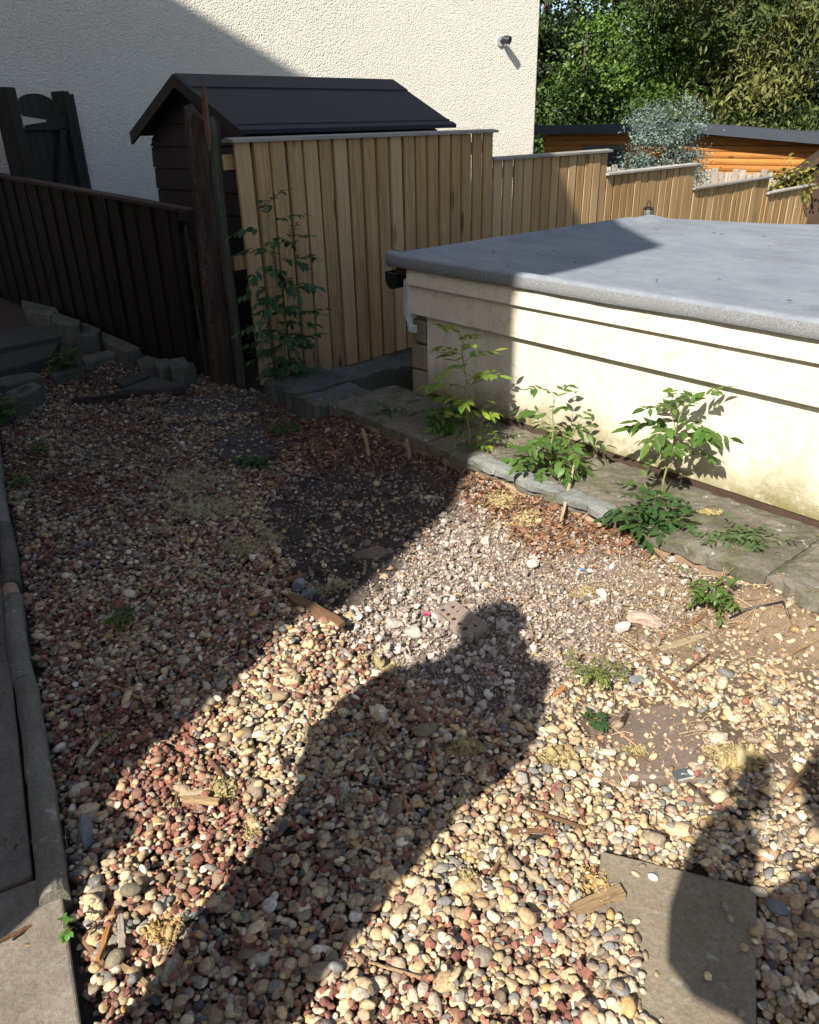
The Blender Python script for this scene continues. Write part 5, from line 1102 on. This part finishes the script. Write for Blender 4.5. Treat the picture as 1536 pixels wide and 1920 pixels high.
# ------------------------------------------------------------------ yellow mineral wool scraps
wv, wf = variants(14, 1, .55, seed=31)
def wool(cx, cy, rx, ry, h, n, cols, name, label, seed=0, up=0.0, fib=30):
    r_ = np.random.default_rng(seed + 500); Vs, Fs, Cs, off = [], [], [], 0
    for _ in range(n):
        a, q = r_.uniform(0, 6.28), r_.uniform() ** .6; x, y = cx + rx * q * math.cos(a), cy + ry * q * math.sin(a)
        s_ = r_.uniform(.35, 1) * min(.0095, min(rx, ry) * .3); z = top(x, y, .01) + h * (1 - q * q) * r_.uniform(.3, 1) + s_ * .15 + up
        e = np.array(Euler(tuple(r_.uniform(0, 6.28, 3))).to_matrix()); v = (wv[r_.integers(14)] * (1 + .22 * r_.normal(size=(42, 1))) * np.array([s_ * 1.3, s_, s_ * .7])) @ e.T + np.array([x, y, z])
        Vs.append(v); Fs.append(wf + off); off += len(v); Cs.append(np.broadcast_to(np.array(cols[r_.integers(len(cols))]) * r_.uniform(.75, 1.15), v.shape))
    for _ in range(fib):
        a, q = r_.uniform(0, 6.28), r_.uniform(.5, 1.15); p = np.array([cx + rx * q * math.cos(a), cy + ry * q * math.sin(a), 0]); p[2] = top(p[0], p[1], .006) + h * .4 * r_.uniform() + .003
        L = r_.uniform(.3, .8) * min(rx, ry); d = r_.normal(size=3) * np.array([1, 1, .5]); d /= np.linalg.norm(d); w_ = np.cross(d, r_.normal(size=3)); w_ /= np.linalg.norm(w_)
        v = np.array([p - w_ * .0016, p + w_ * .0016, p + d * L * .6 + w_ * .0012 + np.array([0, 0, .004]), p + d * L]); Vs.append(v); Fs.append(np.array([(0, 1, 2), (0, 2, 3)]) + off); off += 4
        Cs.append(np.broadcast_to(np.array(cols[0]), v.shape))
    o = link(name, np_mesh(name, np.concatenate(Vs), np.concatenate(Fs), M['wool'], np.concatenate(Cs), True)); return tag(o, label, 'insulation')
WY = [(.50, .40, .19), (.58, .48, .26), (.42, .32, .15)]; WO = [(.60, .40, .16), (.55, .36, .14), (.62, .46, .22)]; WD = [(.50, .42, .26), (.56, .48, .31), (.40, .33, .20)]
for i, (px, py, rx, ry, h, n, cols, lab) in enumerate((
    (305, 1740, .036, .028, .03, 26, WO, 'orange tuft of insulation wool on sunlit pebbles at lower left'),
    (385, 960, .13, .10, .05, 60, WD, 'heap of shredded insulation wool on the shaded gravel'),
    (455, 1022, .07, .06, .04, 30, WD + WY, 'flattened insulation wool tuft nearer the dug patch in shade'),
    (350, 900, .10, .08, .03, 30, WD, 'thin spread of shredded wool behind the shaded heap'),
    (310, 1005, .035, .03, .02, 12, WD, 'small wool tuft left of the shaded heap'),
    (500, 985, .05, .05, .02, 16, WD, 'small wool tuft at the edge of the dark soil'),
    (725, 1235, .035, .05, .02, 22, WY, 'yellow wool strip at the lip of the dug patch'),
    (680, 1232, .022, .02, .015, 10, WY, 'small yellow wool ball left of the wool strip'),
    (940, 940, .07, .06, .02, 34, WY, 'yellow wool shreds in the sun just past the shadow edge'),
    (985, 975, .06, .05, .02, 28, WY, 'yellow wool shreds beside the orange bark pieces'),
    (1095, 1090, .05, .02, .012, 14, WY, 'flat pale yellow wool scrap in the middle of the rubble'),
    (1380, 1405, .075, .045, .015, 30, WY, 'flattened yellow wool mat above the phone shadow'),
    (1120, 1650, .025, .05, .012, 16, WO, 'tan wool shred on the corner of the paving slab'),
    (880, 1635, .02, .028, .015, 12, WY, 'pale yellow wool wisp on the edge of the coat shadow'),
    (470, 1545, .02, .03, .015, 10, WY, 'wispy wool feather in the coat shadow at left'),
    (650, 1490, .025, .02, .015, 12, WD + WY, 'dull wool tuft in the middle of the coat shadow'),
    (870, 1395, .05, .03, .018, 20, WY, 'yellowish wool shreds in the shoulder of the coat shadow'),
    (710, 1360, .022, .02, .012, 10, WY, 'small yellow wool ball inside the shoulder shadow'),
    (1050, 1410, .05, .035, .015, 20, WY, 'tangled yellow wool at the right edge of the coat shadow'),
    (1190, 1400, .03, .02, .012, 12, WY, 'yellow wool bit by the pebbles on the dirty slab'),
    (420, 1480, .03, .03, .02, 14, WY, 'yellow wool tuft among splinters on the lit pebbles'),
    (1330, 965, .05, .02, .01, 12, WY, 'yellow scrap lying on the ledge top at right'),
    (200, 1375, .025, .02, .02, 10, WD + WY, 'dull wool tuft on shaded pebbles near the kerb'),
    (620, 1075, .08, .03, .01, 16, WD, 'flat straw like wool streak on the dark soil'))):
    c = gp(px, py, .01 if py != 965 else LZ)
    if py == 965:
        ii, jj = int((c[0] - hx0) / HC), int((c[1] - hy0) / HC); H[max(0, jj - 20):jj + 20, max(0, ii - 20):ii + 20] = np.maximum(H[max(0, jj - 20):jj + 20, max(0, ii - 20):ii + 20], LZ + .006)
    wool(c[0], c[1], rx, ry, h * .35, int(n * (1.3 + 60 * min(rx, ry))), cols, 'wool_scrap', lab, i, fib=int(60 + 2600 * rx))

# ------------------------------------------------------------------ timber splinters, twigs, bricks and other bits
def splinter(pa, pb, wid, th, m, label, cat='splinter', name='wood_splinter', rag=.35, z=None):
    a, b_ = gp(*pa, .015), gp(*pb, .015); L = float(np.hypot(*(b_ - a)[:2])); za, zb_ = top(a[0], a[1], .012), top(b_[0], b_[1], .012); zm = top((a[0] + b_[0]) / 2, (a[1] + b_[1]) / 2, .012)
    if z is not None: za = zb_ = zm = z
    lift = max(0, zm - (za + zb_) / 2); mb = MB(); n_ = 7; r_ = random.Random(sum(ord(ch) * (i_ + 1) for i_, ch in enumerate(label)))
    for i in range(n_ + 1):
        t = i / n_; w_ = wid / 2 * (1 - rag * (2 * t - 1) ** 4) * r_.uniform(.85, 1.1); h_ = th / 2 * r_.uniform(.8, 1.1); x = L * t; cy = r_.uniform(-.1, .1) * wid
        zc = za + (zb_ - za) * t + lift + th * .4
        mb.v += [(x, cy - w_, zc - h_), (x, cy + w_, zc - h_), (x, cy + w_ * .9, zc + h_), (x, cy - w_ * .8, zc + h_ * 1.05)]
    for i in range(n_):
        for q in range(4): mb.f.append((i * 4 + q, i * 4 + (q + 1) % 4, i * 4 + 4 + (q + 1) % 4, i * 4 + 4 + q))
    mb.f += [(3, 2, 1, 0), tuple(n_ * 4 + q for q in range(4))]
    o = mb.build(name, m, loc=(a[0], a[1], 0), rot=(0, 0, math.atan2(*(b_ - a)[1::-1]))); return tag(o, label, cat)
def wmat(name, c): return wood(name, tuple(.55 * x for x in c), c, tuple(min(.7, 1.35 * x) for x in c), axis='X', knots=False, grain=2.0)
WM = {'tan': wmat('tan_splinter', (.34, .23, .12)), 'brown': wmat('brown_splinter', (.20, .11, .055)), 'grey': wmat('grey_splinter', (.28, .24, .19)), 'dark': wmat('dark_splinter', (.07, .045, .03)), 'pale': wmat('pale_splinter', (.48, .38, .24)), 'orange': wmat('orange_splinter', (.36, .17, .06))}
o = splinter((1078, 1690), (1168, 1664), .032, .016, WM['tan'], 'short sawn wooden block lying on the edge of the paving slab', 'wood block', 'wood_block', .0)
for (a, b_, w_, t_, m, lab) in (
    ((182, 1795), (212, 1692), .012, .01, 'orange', 'long orange brown splinter pointing up at the lower left'), ((140, 1735), (192, 1800), .010, .008, 'brown', 'brown splinter crossing under the long orange one'), ((222, 1710), (228, 1772), .016, .008, 'grey', 'ridged grey splinter right of the long orange one'),
    ((225, 1800), (300, 1850), .012, .008, 'tan', 'tan splinter at the coat shadow edge in the lower left'), ((0, 1785), (82, 1715), .010, .006, 'brown', 'long splinter lying on the concrete path at lower left'), ((45, 1775), (118, 1745), .006, .004, 'tan', 'thin splinter beside the long one on the path'),
    ((342, 1497), (412, 1508), .020, .012, 'tan', 'broad tan splinter in the strip of lit pebbles'), ((335, 1478), (395, 1486), .014, .008, 'pale', 'pale splinter just above the broad tan one'), ((392, 1415), (432, 1470), .009, .007, 'brown', 'thin dark splinter leaning in the lit pebbles'), ((472, 1440), (512, 1475), .010, .006, 'tan', 'small splinter close to the coat shadow edge'), ((325, 1500), (342, 1430), .006, .005, 'brown', 'narrow brown stick left of the broad tan splinter'),
    ((950, 1545), (1045, 1540), .012, .008, 'brown', 'long brown splinter on lit pebbles right of the coat shadow'), ((990, 1510), (1100, 1540), .008, .007, 'brown', 'brown splinter slanting above the long one'), ((1078, 1492), (1098, 1538), .007, .006, 'brown', 'short brown splinter at the right end of the pair'), ((920, 1632), (955, 1582), .008, .006, 'brown', 'short stick beside the coat shadow edge'),
    ((1215, 1540), (1250, 1562), .009, .007, 'tan', 'little tan splinter among pebbles above the paving slab'), ((980, 1617), (1018, 1637), .010, .007, 'pale', 'pale bleached splinter left of the wood block'), ((1520, 1528), (1636, 1572), .022, .016, 'grey', 'weathered grey stick at the right edge in the shadow'), ((1470, 1480), (1520, 1422), .012, .008, 'brown', 'dark brown splinter at the right edge above the grey stick'),
    ((1205, 1212), (1292, 1302), .007, .006, 'brown', 'straight brown stick on the lit gravel at right'), ((1068, 1192), (1190, 1222), .005, .004, 'tan', 'long thin tan stalk in front of the rubble'), ((1130, 980), (1345, 1135), .006, .006, 'tan', 'very long pale stalk lying from the bush to the small weed'), ((1290, 1240), (1335, 1205), .006, .005, 'dark', 'short dark twig in the lit gravel at right'),
    ((1080, 1300), (1200, 1395), .005, .004, 'tan', 'long thin stalk over the dirty slab'), ((1060, 1420), (1200, 1462), .004, .004, 'tan', 'long thin stalk across the lower part of the dirty slab'), ((1165, 1350), (1185, 1312), .016, .003, 'dark', 'dark green leaf blade standing by the flat rosette'), ((1290, 1460), (1340, 1500), .008, .006, 'dark', 'dark splinter just below the small grey plate'), ((1455, 1225), (1540, 1200), .006, .005, 'tan', 'tan stalk at the right edge of the picture'),
    ((1040, 1290), (1075, 1255), .014, .006, 'orange', 'orange bark sliver right of the cap shadow'), ((815, 1440), (812, 1400), .010, .005, 'orange', 'orange brown bark sliver standing in the coat shadow'), ((700, 1410), (722, 1450), .008, .006, 'pale', 'pale splinter pair in the coat shadow, right piece'), ((690, 1420), (712, 1418), .006, .005, 'pale', 'pale splinter pair in the coat shadow, top piece'), ((755, 1470), (765, 1500), .010, .006, 'orange', 'short reddish stick in the coat shadow'), ((640, 1460), (745, 1455), .005, .005, 'dark', 'long dark twig across the coat shadow'),
    ((690, 1785), (790, 1825), .005, .005, 'tan', 'pale stalk crossing the right edge of the coat shadow'), ((545, 1120), (640, 1178), .05, .02, 'brown', 'ragged reddish bark slab at the lip of the dug patch'), ((520, 1080), (570, 1052), .03, .012, 'brown', 'dark bark piece on the edge of the dark soil'), ((210, 1280), (262, 1308), .010, .008, 'tan', 'small tan splinter on shaded pebbles at left'), ((160, 1408), (185, 1375), .012, .007, 'pale', 'pale bark curl on shaded pebbles near the kerb'), ((330, 1075), (372, 1045), .005, .005, 'pale', 'thin pale twig on shaded pebbles'),
    ((985, 985), (1005, 1005), .02, .008, 'tan', 'curled wood chip in front of the bark litter'), ((1285, 1160), (1330, 1135), .012, .008, 'brown', 'brown splinter by the pink brick lump'), ((1240, 1195), (1330, 1170), .03, .004, 'pale', 'torn pale bark strip on the dry soil at right'), ((1050, 1000), (1072, 935), .014, .006, 'pale', 'pale split stalk leaning toward the ledge')):
    splinter(a, b_, w_, t_, WM[m], lab)
# small twigs, alike
tw = MB().tube([(-.5, 0, 0), (-.15, .02, .03), (.2, -.015, .02), (.5, .01, 0)], [.02, .03, .026, .012], 5).mesh('dry_twig', WM['tan'])
tw2 = MB().tube([(-.5, 0, 0), (-.15, -.03, .02), (.2, .02, .03), (.5, -.02, 0)], [.02, .03, .03, .012], 5).mesh('dry_twig', WM['brown'])
r_ = np.random.default_rng(77); k = 0
while k < 46:
    px, py = r_.uniform(880, 1536), r_.uniform(930, 1480); q = gp(px, py, .0)
    if fld(inside, np.array([q[0]]), np.array([q[1]]))[0] < .5 or toloc(GO, GRZ, q)[1] > -.52: continue
    L = r_.uniform(.03, .10); o = link('dry_twig', (tw, tw2)[k % 2], None, (q[0], q[1], top(q[0], q[1], .03) + .006), (0, r_.normal() * .08, r_.uniform(0, 6.28)), (L, L * .9, L * .9)); tag(o, 'short dry twig lying loose on the sunlit soil and gravel', 'twig', 'loose twigs on the sunny side'); k += 1

def lump(px, py, ax, ay, az, m, label, name='stone', cat='stone', ang=True, yaw=0.0, tilt=0.0, seed=0, sub=2, sink=.1, z=None):
    vs, f = variants(1, sub, .22, ang, 900 + seed); c = gp(px, py, .01); v = vs[0] * np.array([ax, ay, az]); e = np.array(Euler((tilt, tilt * .6, yaw)).to_matrix()); v = v @ e.T
    zz = top(c[0], c[1], min(ax, ay) * .6) + az * (.7 - sink) if z is None else z
    return tag(link(name, np_mesh(name, v, f, M[m], None, not ang), None, (c[0], c[1], zz)), label, cat)
lump(158, 1545, .026, .046, .022, 'greystone', 'big grey stone leaning against the kerb', 'stone', 'stone', True, .5, .5, 1)
lump(245, 1668, .026, .017, .014, 'sandstone', 'largest orange tan pebble on the lit lower left', 'pebble', 'stone', False, .1, 0, 2)
lump(215, 1790, .020, .017, .014, 'sandstone', 'orange tan pebble touching the long orange splinter', 'pebble', 'stone', False, .6, 0, 3)
lump(792, 1372, .030, .022, .018, 'sandstone', 'large brown pebble inside the shoulder shadow', 'pebble', 'stone', False, .6, 0, 4)
lump(1459, 1692, .026, .018, .014, 'greystone', 'large oval grey stone in the right hand shadow', 'stone', 'stone', False, -.6, 0, 6)
lump(1225, 1640, .013, .010, .008, 'white', 'white egg shaped pebble lying alone on the paving slab', 'pebble', 'stone', False, -.4, 0, 7, 1)
lump(1205, 1145, .075, .045, .028, 'pinkchunk', 'pink brick and white plaster lump right of the rubble', 'plaster_lump', 'rubble', True, -.5, .1, 8)
lump(1172, 1158, .035, .02, .02, 'chunk', 'white plaster lump left of the pink one', 'plaster_lump', 'rubble', True, .3, .1, 9)
lump(1195, 1262, .028, .024, .012, 'greystone', 'flat dark slate chip on the lit gravel at right', 'stone', 'stone', True, .3, .1, 10)
lump(575, 1092, .035, .03, .03, 'greystone', 'pale grey broken lump in shade at the dug patch, right one', 'stone', 'stone', True, .3, .2, 11)
lump(560, 1078, .03, .026, .03, 'greystone', 'pale grey broken lump in shade at the dug patch, left one', 'stone', 'stone', True, .9, .2, 12)
lump(690, 1012, .085, .045, .028, 'dirtslab', 'half buried mortar block in the dark shaded soil', 'mortar_block', 'rubble', True, .2, .05, 13, 2, .7)
lump(1000, 1040, .035, .025, .02, 'chunk', 'white stone chunk in the upper rubble, right one', 'plaster_lump', 'rubble', True, .2, .1, 14)
lump(912, 1000, .03, .025, .02, 'chunk', 'grey white stone chunk in the upper rubble, left one', 'plaster_lump', 'rubble', True, 1.2, .1, 15)
lump(1130, 1095, .022, .04, .015, 'chunk', 'tall white plaster shard standing at the rubble edge', 'plaster_lump', 'rubble', True, .4, .3, 16)
lump(775, 1170, .04, .028, .018, 'chunk', 'largest white plaster piece below the perforated brick', 'plaster_lump', 'rubble', True, -.5, .1, 17)
lump(735, 1150, .035, .024, .018, 'chunk', 'white plaster piece in the pale rubble, left of the largest', 'plaster_lump', 'rubble', True, .1, .1, 18)
lump(665, 1120, .02, .016, .02, 'chunk', 'white plaster piece right on the shadow edge', 'plaster_lump', 'rubble', True, .1, .1, 19)
lump(985, 990, .028, .018, .012, 'brickred', 'orange red tile fragment in the bark litter', 'tile_fragment', 'tile', True, .1, .1, 20)
lump(938, 925, .024, .017, .008, 'brickred', 'orange curled bark oval near the forked stump', 'bark_piece', 'bark', True, .1, .1, 21)
lump(612, 1172, .03, .022, .02, 'brickred', 'orange brick lump on the lip of the dug patch', 'brick_lump', 'rubble', True, .1, .2, 22)
def perf_brick(px, py, yaw, label, m, tilt=(0, 0), sink=.02, rows=5):
    c = gp(px, py, .0); z = top(c[0], c[1], .04) + .032 - sink
    t = empty('perforated_brick', (c[0], c[1], z), 0, label, 'brick'); t.rotation_euler = (*tilt, yaw)
    MB().box(-.107, .107, -.051, .051, -.032, .032, .003).build('body', M[m], t, bev=.006)
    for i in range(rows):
        for j in range(2): MB().tube([(-.075 + i * .0375 + (.009 if j else 0), -.019 + j * .038, .026), (-.075 + i * .0375 + (.009 if j else 0), -.019 + j * .038, .0335)], .0085, 10).build('hole', M['brickhole'], t)  # dark discs on the brick top stand in for shade inside holes
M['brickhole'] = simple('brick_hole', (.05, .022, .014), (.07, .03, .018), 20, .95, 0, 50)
perf_brick(862, 1150, R(-62), 'pale dusty perforated brick half inside the cap shadow', 'brickdust', (R(6), R(-4)), .048)
perf_brick(820, 1338, R(-58), 'grimy perforated brick half buried in the shoulder shadow', 'brickred', (R(-14), R(10)), .075)
def plate(px, py, w_, d_, h_, m, label, name, cat, yaw, tilt=0.0):
    c = gp(px, py, .012); o = MB().box(-w_, w_, -d_, d_, -h_, h_).build(name, M[m], loc=(c[0], c[1], top(c[0], c[1], .02) + h_ + .005), rot=(tilt, tilt * .5, yaw), bev=.001); tag(o, label, cat); return o
pl_ = plate(1283, 1443, .027, .016, .0025, 'slateplate', 'small dark grey plastic plate on the dirty slab', 'plastic_plate', 'plate', R(16), R(5))
MB().box(-.007, .007, -.0015, .0015, .0026, .0032).build('slot', M['metal'], pl_)
MB().box(-.026, .026, -.0165, -.0145, -.002, .0032).build('rim', M['metal'], pl_)
plate(1503, 1412, .016, .006, .002, 'paper', 'white plastic strip at the right edge among pebbles', 'plastic_strip', 'scrap', R(-30), R(8))
plate(1440, 1600, .014, .005, .002, 'paper', 'white plastic strip in the lit gap of the right shadow', 'plastic_strip', 'scrap', R(-35), R(6))
plate(1108, 1053, .012, .009, .001, 'paper', 'white and blue paper scrap near the glossy bush', 'paper_scrap', 'scrap', R(20), R(12))
plate(1093, 1051, .010, .008, .001, 'blue', 'torn blue wrapper half of the paper scrap', 'paper_scrap', 'scrap', R(-10), R(-12))
def crumple(px, py, r0, m, label, n=9, seed=0):
    q = np.random.default_rng(seed + 40); c = gp(px, py, .015); z = top(c[0], c[1], .01); mb = MB()
    for _ in range(n):
        a = q.uniform(0, 6.28); d = Vector((math.cos(a), math.sin(a), q.uniform(0, .7))).normalized(); sd_ = d.orthogonal().normalized() * r0 * .25; p = Vector((0, 0, .003))
        k0 = len(mb.v); mb.v += [tuple(p + sd_), tuple(p - sd_), tuple(p + d * r0 - sd_ * .7 + Vector((0, 0, .002))), tuple(p + d * r0 * .9 + sd_)]; mb.f.append((k0, k0 + 1, k0 + 2, k0 + 3))
    tag(mb.build('plastic_scrap', M[m], loc=(c[0], c[1], z)), label, 'scrap')
crumple(800, 1133, .014, 'pink', 'bright pink plastic scrap on the pale rubble', 11, 1)
crumple(362, 943, .016, 'blue', 'small blue plastic scrap on the shaded wool heap', 7, 2)
crumple(1062, 1383, .008, 'blue', 'tiny blue plastic scraps by the wool at right', 6, 3)
b_ = gp(1235, 1100, .0); pts = [gp(x, y, .02) for x, y in ((1370, 1150), (1400, 1146), (1430, 1150), (1462, 1155), (1480, 1172))]
tag(MB().tube([(p[0], p[1], top(p[0], p[1], .02) + .008 + .006 * (i % 2)) for i, p in enumerate(pts)], .004, 5).build('black_twine', M['black'], smooth=True), 'frayed black twine lying at the ledge foot near the right edge', 'twine')
